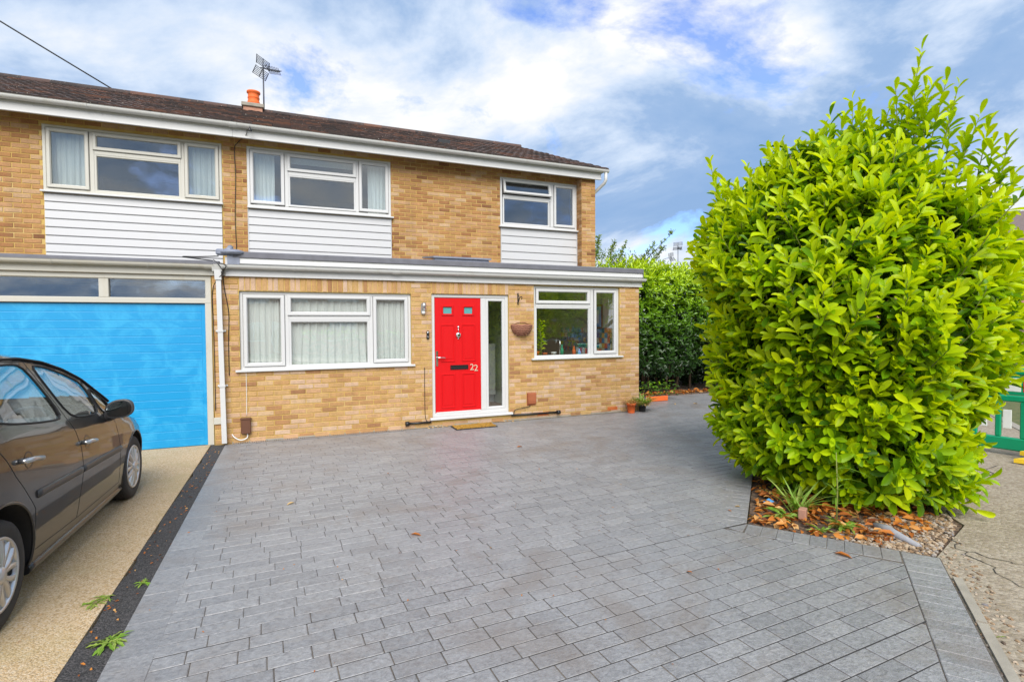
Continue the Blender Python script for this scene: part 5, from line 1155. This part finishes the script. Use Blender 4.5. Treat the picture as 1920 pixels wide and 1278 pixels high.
# --- the darker laurel hedge beside the house
def hedge(name, label, boxes, n, leaf, tpl, mat, base_t, tip_t, parts=9, dens_in=.45, cat='hedge', stems=True, depthk=.5):
    c = boxes[0]; t_ = thing(name, label, cat, ((c[0]+c[1])/2, (c[2]+c[3])/2, -.05)); out = []
    for (x0,x1,y0,y1,z0,z1) in boxes:
        nf = n; face = rng.random(nf); P = np.c_[rng.uniform(x0,x1,nf), rng.uniform(y0,y1,nf), rng.uniform(z0,z1,nf)]; O = np.zeros((nf,3))
        a1 = face < .55; P[a1, 1] = y0+rng.uniform(-.05,.22,a1.sum()); O[a1] = (0,-1,.35)
        a2 = (face >= .55) & (face < .85); P[a2, 2] = z1+rng.uniform(-.25,.06,a2.sum()); O[a2] = (0,-.2,1)
        a3 = (face >= .85) & (face < .93); P[a3, 0] = x0+rng.uniform(-.05,.2,a3.sum()); O[a3] = (-1,0,.3)
        a4 = face >= .93; P[a4, 0] = x1+rng.uniform(-.2,.05,a4.sum()); O[a4] = (1,0,.3)
        P += (.12*np.sin(P[:, [2,0,1]]*3.1)+.07*np.sin(P[:, [1,2,0]]*6.7))*depthk*1.4; O += rng.normal(0,.32,(nf,3)); O[:, 2] += .15
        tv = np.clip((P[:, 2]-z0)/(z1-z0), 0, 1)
        s5 = shoots(P, O, parts, rng.uniform(.14,.32,nf), leaf, base_t, tip_t, .14); s5[4] = np.clip(s5[4]-1.0*(1-np.tile(tv, parts))**1.2, 0, 1); out.append(s5)  # fresh growth paler on top; shade at the hedge foot put into leaf tone
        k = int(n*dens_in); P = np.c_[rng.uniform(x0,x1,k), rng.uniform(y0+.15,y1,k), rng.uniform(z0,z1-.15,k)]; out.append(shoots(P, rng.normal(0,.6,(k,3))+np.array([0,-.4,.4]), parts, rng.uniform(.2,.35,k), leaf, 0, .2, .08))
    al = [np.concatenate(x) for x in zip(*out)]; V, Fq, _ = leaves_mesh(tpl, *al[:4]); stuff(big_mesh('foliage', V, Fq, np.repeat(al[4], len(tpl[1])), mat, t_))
    if stems:
        m = MB()
        for (x0,x1,y0,y1,z0,z1) in boxes:
            for i in range(int((x1-x0)*5)+2):
                x, y = rng.uniform(x0,x1), rng.uniform(y0+.2,y1); m.tube([(x,y,-.05), (x+rng.normal(0,.1),y+rng.normal(0,.1),z0+.2), (x+rng.normal(0,.25),y+rng.normal(0,.2),z1-.3)], [.035,.026,.008], 6)
        m.build('stems', 'bark', t_)
    return t_
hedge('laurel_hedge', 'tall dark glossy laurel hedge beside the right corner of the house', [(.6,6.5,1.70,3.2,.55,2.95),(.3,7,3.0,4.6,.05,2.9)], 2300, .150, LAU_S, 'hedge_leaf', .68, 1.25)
# things growing low in front of and below the hedge
hl_ = MB(); struct_soil = MB(); struct_soil.prism([(.3,1.55), (6.5,1.45), (6.5,4.2), (.3,4.2)], -.05, .03); struct(struct_soil.build('hedge_bank', 'soil'))
def litter(name, label, n, fn, size, mat, parent=None, cat=None, tpl=OVAL, z=.0):
    P = np.array([fn() for _ in range(n)]); a = rng.uniform(0,6.28,n); D = np.c_[np.cos(a), np.sin(a), rng.normal(0,.22,n)]; Nn = np.c_[rng.normal(0,.35,(n,2)), np.ones(n)]
    V, Fq, _ = leaves_mesh(tpl, P, D, Nn, rng.uniform(size*.6,size*1.3,n)); o = stuff(big_mesh(name, V, Fq, np.repeat(rng.random(n), len(tpl[1])), mat, parent))
    if label: tag(o, label, cat)
    return o
def pip(poly, z0, z1):
    xs = [p[0] for p in poly]; ys = [p[1] for p in poly]
    def f():
        while True:
            x, y = rng.uniform(min(xs),max(xs)), rng.uniform(min(ys),max(ys))
            if inside((x, y), poly): return (x, y, rng.uniform(z0,z1))
    return f
litter('leaf_litter', 'orange-brown dead leaves lying along foot of the dark hedge', 420, lambda: (rng.uniform(1.2,5.5), 1.52+abs(rng.normal(0,.14)), .03+rng.uniform(0,.06)), .10, 'dry_leaf', None, 'leaves')
litter('leaf_litter', 'rust and orange dead leaves covering the bed under the big laurel', 900, pip([(-2.77,-5.36),(-2.30,-6.02),(-1.62,-6.1),(-.6,-5.5),(-1.45,-4.25)], -.025,.02), .085, 'dry_leaf', None, 'leaves')
def pebbles(name, label, n, fn, s0, s1, mat='gravel'):
    ico = bmesh.new(); bmesh.ops.create_icosphere(ico, subdivisions=1, radius=1); iv = np.array([v.co[:] for v in ico.verts]); fi = [[v.index for v in f.verts] for f in ico.faces]; ico.free()
    V, F_, T = [], [], []
    for i in range(n):
        x, y, z = fn(); s = rng.uniform(s0,s1); a = rng.uniform(0,3.14); sc_ = np.array([s*rng.uniform(.8,1.5), s*rng.uniform(.7,1.1), s*rng.uniform(.5,.8)]); v = iv*sc_; v = np.c_[v[:,0]*math.cos(a)-v[:,1]*math.sin(a), v[:,0]*math.sin(a)+v[:,1]*math.cos(a), v[:,2]]+np.array([x,y,z]); k = len(V)*12
        V.append(v); F_ += [[a_+k for a_ in f] for f in fi]; T += [rng.random()]*20
    m = MB(); m.v = [tuple(p) for v in V for p in v]; m.f = [tuple(f) for f in F_]; m.t = T; m.smooth = [False]*len(T); o = m.build(name, mat); stuff(o); tag(o, label, 'gravel'); return o
pebbles('gravel', 'tan and grey gravel in the front corner of the planting bed', 2300, pip([(-2.45,-5.85),(-2.09,-6.37),(-1.3,-6.12),(-1.0,-5.9),(-1.5,-5.62)], -.028,-.008), .008,.02)
pebbles('loose_grit', 'loose stones scattered along the edge of the old footpath', 420, lambda: (lambda q: (q[0], q[1], -.012))(sp(rng.uniform(-3.5,.6), rng.uniform(.0,.20))), .005,.014)
# kerb edging of the path
for k in range(4):
    m = MB(); m.prism([sp(-1.6+k*.62-1.2,.012), sp(-1.6+k*.62-1.2,.062), sp(-1.0+k*.62-1.2,.062), sp(-1.0+k*.62-1.2,.012)][::-1], -.05, -.002+.002*k); struct(m.build('path_edging', 'kerb_concrete'))
# cracks in the footpath
def crack(pts, w_=.004):
    m = MB(); 
    for i in range(len(pts)-1):
        a, b = Vector(pts[i]), Vector(pts[i+1]); n_ = Vector((-(b-a).y, (b-a).x)).normalized()*w_*random.uniform(.5,1.2); m.add([(*(a-n_),-.0105), (*(b-n_),-.0105), (*(b+n_),-.0105), (*(a+n_),-.0105)], [(0,1,2,3)])
    return m.build('crack', 'joint_dark', footpath)
def jag(a, b, n=12, s=.035): a, b = Vector(a), Vector(b); return [tuple(a.lerp(b, i/n)+Vector((random.gauss(0,s), random.gauss(0,s)))*(0 if i in (0,n) else 1)) for i in range(n+1)]
crack(jag((-1.45,-6.02), (-1.75,-6.42))+jag((-1.75,-6.42), (-1.55,-6.95))[1:]); crack(jag((-1.2,-5.95), (1.4,-5.15), 18), .005); crack(jag((-1.75,-6.42), (-2.3,-7.2)), .004)

# --- weeds, tufts and pots
def rosette(label, x, y, z, n, L, up_, mat='grass_leaf', name='weed', tpl=WEED, cat='weed', tone=(.3,.9)):
    t_ = thing(name, label, cat, (x, y, z)); a = rng.uniform(0,6.28,n); u = rng.uniform(up_*.3, up_, n); D = np.c_[np.cos(a), np.sin(a), u]; P = np.c_[x+rng.normal(0,L*.12,n), y+rng.normal(0,L*.12,n), np.full(n, z)+rng.uniform(0,L*.1,n)]
    V, Fq, _ = leaves_mesh(tpl, P, D, np.c_[rng.normal(0,.3,(n,2)), np.ones(n)], rng.uniform(L*.55,L*1.15,n)); o = big_mesh('leaves', V, Fq, np.repeat(rng.uniform(*tone,n), len(tpl[1])), mat, t_); stuff(o); return t_
from_px = lambda u, v: (lambda d: (CAM.x+d.x*(-CAM.z/d.z), CAM.y+d.y*(-CAM.z/d.z)))(fw*F_PX+r2*(u-960)-u2*(v-639))
for u, v, n, L, lab in ((205,1205,40,.10,'largest jagged green weed at bottom edge of the tarmac strip'), (178,1132,16,.08,'small bright weed on the tan concrete beside the tarmac strip'), (200,1122,14,.075,'small weed just right of another on edge of the tarmac strip'), (268,1093,14,.06,'tiny weed growing against edge of the grey paving')):
    x, y = from_px(u, v); rosette(lab, x, y, -.002, n, L, .55)
for u, v, n, L, lab in ((1470,965,26,.16,'leafy green weeds by left corner of the planting bed'), (1580,985,30,.16,'leafy weed patch in front of the big laurel'), (1540,990,18,.11,'low weed near the middle of the bed edge'), (1860,1190,12,.06,'small weed on grit at right edge of path')):
    x, y = from_px(u, v); rosette(lab, x, y, -.03, n, L, .9)
x, y = from_px(1500,955); rosette('thin upright grass tuft behind the small brick in the bed', x, y, -.03, 44, .30, 3.5, tpl=BLADE, name='grass_tuft', cat='grass')
x, y = from_px(1568,985); t = thing('tall_weed', 'single tall thin weed stalk standing before the big laurel', 'weed', (x, y, -.03)); m = MB(); m.tube([(x,y,-.03),(x+.01,y,.3),(x-.01,y,.62)], [.008,.006,.003], 6); m.build('stalk', 'stem_green', t)
k = 14; zz_ = rng.uniform(.05,.5,k); a = rng.uniform(0,6.28,k); V, Fq, _ = leaves_mesh(BLADE, np.c_[np.full(k,x), np.full(k,y), zz_], np.c_[np.cos(a), np.sin(a), rng.uniform(.3,1,k)], np.tile([0,0,1.],(k,1)), rng.uniform(.07,.16,k)*1.6); big_mesh('leaves', V, Fq, np.repeat(rng.uniform(.2,.6,k), len(BLADE[1])), 'grass_leaf', t)
def flower_pot(label, x, y, r, h, mat):
    t_ = thing('flower_pot', label, 'pot', (x, y, 0)); m = MB(); m.lathe([(r*.78,.002),(r*.92,h*.80),(r*1.06,h*.80),(r*1.08,h),(r*.94,h),(r*.90,h*.86)], 24, (x,y,0), cap=False); m.lathe([(0,.004),(r*.78,.002)], 24, (x,y,0), cap=False); m.build('pot', mat, t_); m = MB(); m.lathe([(0,h*.88),(r*.90,h*.86)], 20, (x,y,0), cap=False); m.build('soil', 'soil', t_); return t_
p = flower_pot('orange terracotta pot with dry straw-coloured plant by corner of the house', -.30,-.17,.085,.19,'pot_orange')
def tuft(parent, x, y, z, n, L, mat, spread, tone, tpl=BLADE):
    a = rng.uniform(0,6.28,n); D = np.c_[np.cos(a)*spread*rng.uniform(.2,1,n), np.sin(a)*spread*rng.uniform(.2,1,n), np.ones(n)]; V, Fq, _ = leaves_mesh(tpl, np.c_[x+rng.normal(0,.04,n), y+rng.normal(0,.04,n), np.full(n,z)], D, np.c_[-D[:,0]*.3+0, -D[:,1]*.3, np.ones(n)]+np.c_[np.cos(a),np.sin(a),np.zeros(n)]*-1.0, rng.uniform(L*.6,L*1.2,n)); return stuff(big_mesh('blades', V, Fq, np.repeat(rng.uniform(*tone,n), len(tpl[1])), mat, parent))
tuft(p, -.30,-.17,.16,120,.17,'straw',1.3,(.2,1))
p = flower_pot('small dark pot with arching green grass beside the terracotta pot', -.02,-.14,.08,.14,'black_plastic'); tuft(p, -.02,-.14,.12,110,.30,'grass_leaf',1.1,(.1,.9)); tuft(p, .02,-.16,.12,90,.24,'straw',1.8,(.3,1))
t = thing('planter_trough', 'orange trough planter with green leaves on paving before dark hedge', 'planter', (1.15,.95,0)); m = MB(); m.box((.95,.85,.003), (1.42,1.05,.115), bev=.01); m.build('trough', 'pot_orange', t); m = MB(); m.box((.97,.87,.1155), (1.40,1.03,.12)); m.build('soil', 'soil', t)
k = 170; P = np.c_[rng.uniform(.8,1.75,k), rng.uniform(.85,1.25,k), rng.uniform(.10,.42,k)]; a = rng.uniform(0,6.28,k); V, Fq, _ = leaves_mesh(OVAL, P, np.c_[np.cos(a), np.sin(a), rng.uniform(-.2,.5,k)], np.tile([0,-.3,1.],(k,1)), rng.uniform(.05,.10,k)); stuff(big_mesh('leaves', V, Fq, np.repeat(rng.uniform(.0,.8,k), len(OVAL[1])), 'hedge_leaf', t))
# fallen leaves on the drive
for i, (u, v, L, mt, lab) in enumerate(((552,943,.075,'straw','single orange fallen leaf on the left of the grey drive'), (970,839,.09,'dry_leaf','brown curled leaf lying on paving out from the doormat'), (770,1003,.09,'dry_leaf','dark brown leaf in the middle of the grey drive'), (1388,951,.05,'straw','round yellow leaf on diagonal border beside the bed'), (1364,957,.04,'dry_leaf','small brown leaf on the diagonal border beside the bed'), (1264,757,.09,'straw','left of two pale leaves on paving near the dark hedge'), (1300,757,.10,'straw','right of two pale leaves on paving near the dark hedge'), (1565,1038,.11,'dry_leaf','curled tan leaf on paving below the edge of the bed'), (1298,1075,.04,'dry_leaf','tiny brown leaf scrap in centre right of the drive'))):
    x, y = from_px(u, v); a = random.uniform(0,6.28); V, Fq, _ = leaves_mesh(OVAL, np.array([[x,y,.008]]), np.array([[math.cos(a),math.sin(a),.12]]), np.array([[.1,.1,1.]]), np.array([L])); o = big_mesh('fallen_leaf', V, Fq, np.full(len(OVAL[1]), .75 if mt == 'straw' else .4), mt); tag(o, lab, 'leaf', 'fallen leaves on the drive')
litter('leaf_crumbs', 'tiny brown leaf crumbs strewn over the tarmac strip', 150, lambda: (rng.uniform(-7.45,-7.27), rng.uniform(-8,-.3), .002), .022, 'dry_leaf', None, 'leaves')
litter('drive_crumbs', 'tiny specks of dead leaf strewn across the drives', 130, lambda: (rng.uniform(-9.5,-2.6), rng.uniform(-6.8,-.2), .006), .016, 'dry_leaf', None, 'leaves')
litter('wall_litter', 'small dry leaves caught against foot of wall by the door', 60, lambda: (rng.uniform(-4.3,-2.6), rng.uniform(-.07,-.02), .01), .04, 'straw', None, 'leaves')
# odd things lying in the bed
x, y = from_px(1505,968); m = MB(); m.box((x-.045,y-.03,-.03), (x+.045,y+.03,.075), bev=.006); m.rot(0, Matrix.Translation((x,y,0)) @ Matrix.Rotation(.5,4,'Z') @ Matrix.Translation((-x,-y,0))); tag(m.build('broken_brick', 'brick_far', None, loc=(x,y,-.03)), 'small grey-brown half brick standing upright among the dead leaves', 'brick')
x0, y0 = from_px(1640,985); x1, y1 = from_px(1725,1022); m = MB(); m.tube([(x0,y0,0), (x0*.7+x1*.3+.01,y0*.7+y1*.3,.008), ((x0+x1)/2,(y0+y1)/2+.01,.003), (x1,y1,-.012)], [.03,.04,.036,.02], 7); tag(m.build('stone_piece', 'stone_grey', None, loc=((x0+x1)/2,(y0+y1)/2,-.02)), 'long lump of grey stone half buried in the gravel', 'stone')
x, y = from_px(1440,942); m = MB(); m.add([(x-.05,y-.02,.0),(x+.05,y-.03,.015),(x+.045,y+.03,.03),(x-.03,y+.03,.01)], [(0,1,2),(0,2,3)]); m.add([(x-.05,y-.02,-.003),(x+.05,y-.03,.012),(x+.045,y+.03,.027),(x-.03,y+.03,.007)], [(0,2,1),(0,3,2)]); tag(m.build('litter_scrap', 'blue_card', None, loc=(x,y,0)), 'crumpled light blue scrap of litter at left end of the bed', 'litter')

# --- trees and background
def tree(label, base, h, crown, n, leaf, mat='tree_leaf', tw=.14, tone=(.2,.9), spk=(), group=None):
    t_ = thing('tree', label, 'tree', base, group); b = Vector(base); m = MB(); m.tube([b, b+Vector((.1,0,h*.5)), b+Vector((0,.1,h))], [.14,.10,.05], 8); Ps = []
    for (c, r) in crown:
        c = Vector(c); m.tube([b+Vector((0,0,h*.7)), (b+Vector((0,0,h))).lerp(c, .5), c], [.07,.04,.015], 6)
        k = int(n/len(crown)); d = rng.normal(0,1,(k,3)); d /= np.linalg.norm(d,axis=1)[:,None]; Ps.append(np.array(c)+d*np.array(r)*(rng.random(k)**.4)[:,None]*(1+.25*np.sin(d[:,:1]*7)))
    P = np.concatenate(Ps); ax = rng.normal(0,.7,P.shape)+np.array([0,0,.5])
    al = shoots(P, ax, 7, rng.uniform(.2,.45,len(P)), leaf, tone[0], tone[1], tw)
    if spk:
        S0 = np.array([s_[0] for s_ in spk]); S1 = np.array([s_[1] for s_ in spk])
        for a_, b_ in zip(S0, S1): m.tube([a_, b_], [.02,.006], 5)
        qs = np.concatenate([a_+(b_-a_)*u for a_, b_ in zip(S0, S1) for u in [rng.uniform(0,1,(26,1))]]); al2 = shoots(qs, rng.normal(0,.5,qs.shape)+np.array([0,0,.4]), 6, rng.uniform(.08,.2,len(qs)), leaf, .4, 1, .15); al = [np.concatenate(x) for x in zip(al, al2)]
    m.build('trunk', 'bark', t_); V, Fq, _ = leaves_mesh(OVAL, *al[:4]); o = stuff(big_mesh('crown', V, Fq, np.repeat(al[4], len(OVAL[1])), mat, t_)); return t_
tree('loose green garden tree showing over flat roof behind the house corner', (6.2,10,-.05), 3.0, [((5.0,9,3.9),(1.0,.8,.75)),((6.2,9.4,4.0),(1.1,.8,.6)),((7.3,9.4,3.9),(.9,.8,.6)),((4.2,9.2,4.2),(.7,.7,.8))], 420, .10, spk=[((6.8,9,4.2),(8.45,9,5.65)),((6.6,9,4.2),(7.4,9,5.0)),((5.6,9,4.2),(6.0,9,4.95)),((7.3,9,4.3),(7.9,9,4.95)),((5.2,9,4.2),(5.45,9,5.0)),((4.6,9,4.3),(4.75,9,5.15))])
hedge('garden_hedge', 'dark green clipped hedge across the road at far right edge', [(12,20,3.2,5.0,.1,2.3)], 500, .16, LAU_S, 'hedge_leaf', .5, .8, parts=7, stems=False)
def far_house(label, x0, x1, y0, y1, eave, ridge, rotz, org, ws, mat='brick_far'):
    t_ = thing('far_house', label, 'house', (*org, -.05)); WL[t_.as_pointer()] = Vector((0,0,0)); t_.rotation_euler = (0,0,rotz)
    holes = [(a,b,c,d) for a,b,c,d in ws]; wl_ = panel(x0,x1,0,eave,holes,y0,y0+.25,mat,'front_wall',t_)
    m = MB(); m.box((x0,y0+.2505,0),(x1,y1,eave)); m.build('body', mat, t_)
    ym = (y0+y1)/2; m = MB(); e = .35; m.add([(x0-e,y0-e,eave-.05),(x1+e,y0-e,eave-.05),(x1+e,ym,ridge),(x0-e,ym,ridge),(x0-e,y1+e,eave-.05),(x1+e,y1+e,eave-.05)], [(0,1,2,3),(3,2,5,4),(0,3,4),(1,5,2),(0,4,5,1)]); m.build('roof', 'roof_far', t_)
    for a,b,c,d in ws:
        m = MB(); ring(m,a,b,c,d,y0+.03,y0+.1,.07,.006); m.box(((a+b)/2-.03,y0+.04,c+.06),((a+b)/2+.03,y0+.09,d-.06)); wn = m.build('window', 'upvc', t_); m = MB(); m.box((a+.05,y0+.06,c+.05),(b-.05,y0+.066,d-.05)); m.build('pane', 'glass', wn)
    return t_
WS = [(-4.2,-2.0,.9,2.1),(1.2,2.1,0.1,2.1),(2.8,4.4,.9,2.1),(-4.2,-2.0,3.4,4.5),(-.6,.6,3.4,4.5),(2.4,4.4,3.4,4.5)]
far_house('pinkish brick house far off at right edge of the picture', -5,5,0,8,5.0,7.4, R(-60), (22.5,7.5), WS)
ang = math.atan2(SD2.y, SD2.x)+math.pi
for k, lab in ((-14,'brick house opposite, left one across the street'), (0,'brick house opposite, middle one across the street'), (14,'brick house opposite, right one across the street')):
    far_house(lab, -5,5,0,8,5.0,7.4, ang, sp(-2+k,15), WS)
for k, (t0, lab) in enumerate(((-9,'low garden hedge opposite, left one across the street'), (5,'low garden hedge opposite, right one across the street'))):
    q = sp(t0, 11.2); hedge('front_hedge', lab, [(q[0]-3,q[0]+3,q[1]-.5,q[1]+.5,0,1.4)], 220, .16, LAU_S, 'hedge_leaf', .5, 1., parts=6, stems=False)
# plastic street-works barrier
bt = thing('safety_barrier', 'green plastic barrier with red and white band at the right edge', 'barrier', (2.3,-5.3,0)); b0 = Vector((2.08,-4.55,0)); bd_ = Vector((.17,-.985,0)); bn = Vector((.985,.17,0))
def slab(name, mat, a, b, z0, z1, th, bev=.006, off=0.):
    m = MB(); m.box((a,-th/2+off,z0*1.1), (b,th/2+off,z1*1.1), bev=bev); M_ = Matrix(((bd_.x,-bd_.y,0,b0.x),(bd_.y,bd_.x,0,b0.y),(0,0,1,0),(0,0,0,1))); m.rot(0, M_); return m.build(name, mat, bt)
slab('top_rail','green_plastic',0,2,.93,1.02,.07,.02); slab('band_backing','green_plastic',0,2,.70,.925,.03); slab('mid_rail','green_plastic',0,2,.62,.695,.06,.015); slab('lower_rail','green_plastic',0,2,.05,.20,.06,.015)
for k in range(8): slab('reflective_band', 'red_plastic' if k % 2 == 0 else 'white_gloss', k*.25+.01, k*.25+.24, .74, .90, .036, .002)
for k in range(9): slab('upright','green_plastic', k*.2425, k*.2425+.06, .2005, .6195, .05, .01)
for k in range(8): slab('label_plate','white_gloss', k*.2425+.075, k*.2425+.16, .30, .52, .02, .004)
m = MB(); m.prism([(1.68,-5.18),(1.74,-5.34),(2.9,-5.55),(2.88,-5.35)], 0, .05); m.prism([(1.95,-5.12),(2.0,-5.5),(2.5,-5.6),(2.5,-5.2)], .0505, .10); m.build('foot','yellow_plastic',bt)
tree('broad green street tree standing beyond the laurel across the footpath', (6.5,-11.5,-.05), 2.2, [((6.5,-11.5,3.4),(2.2,2.2,1.6)),((8.5,-9.5,2.8),(2,2,1.5)),((5.0,-13,2.6),(1.8,1.8,1.5)),((3.0,-12.8,2.9),(1.9,1.7,2.0))], 1900, .17, mat='laurel_attr', tone=(.5,1))
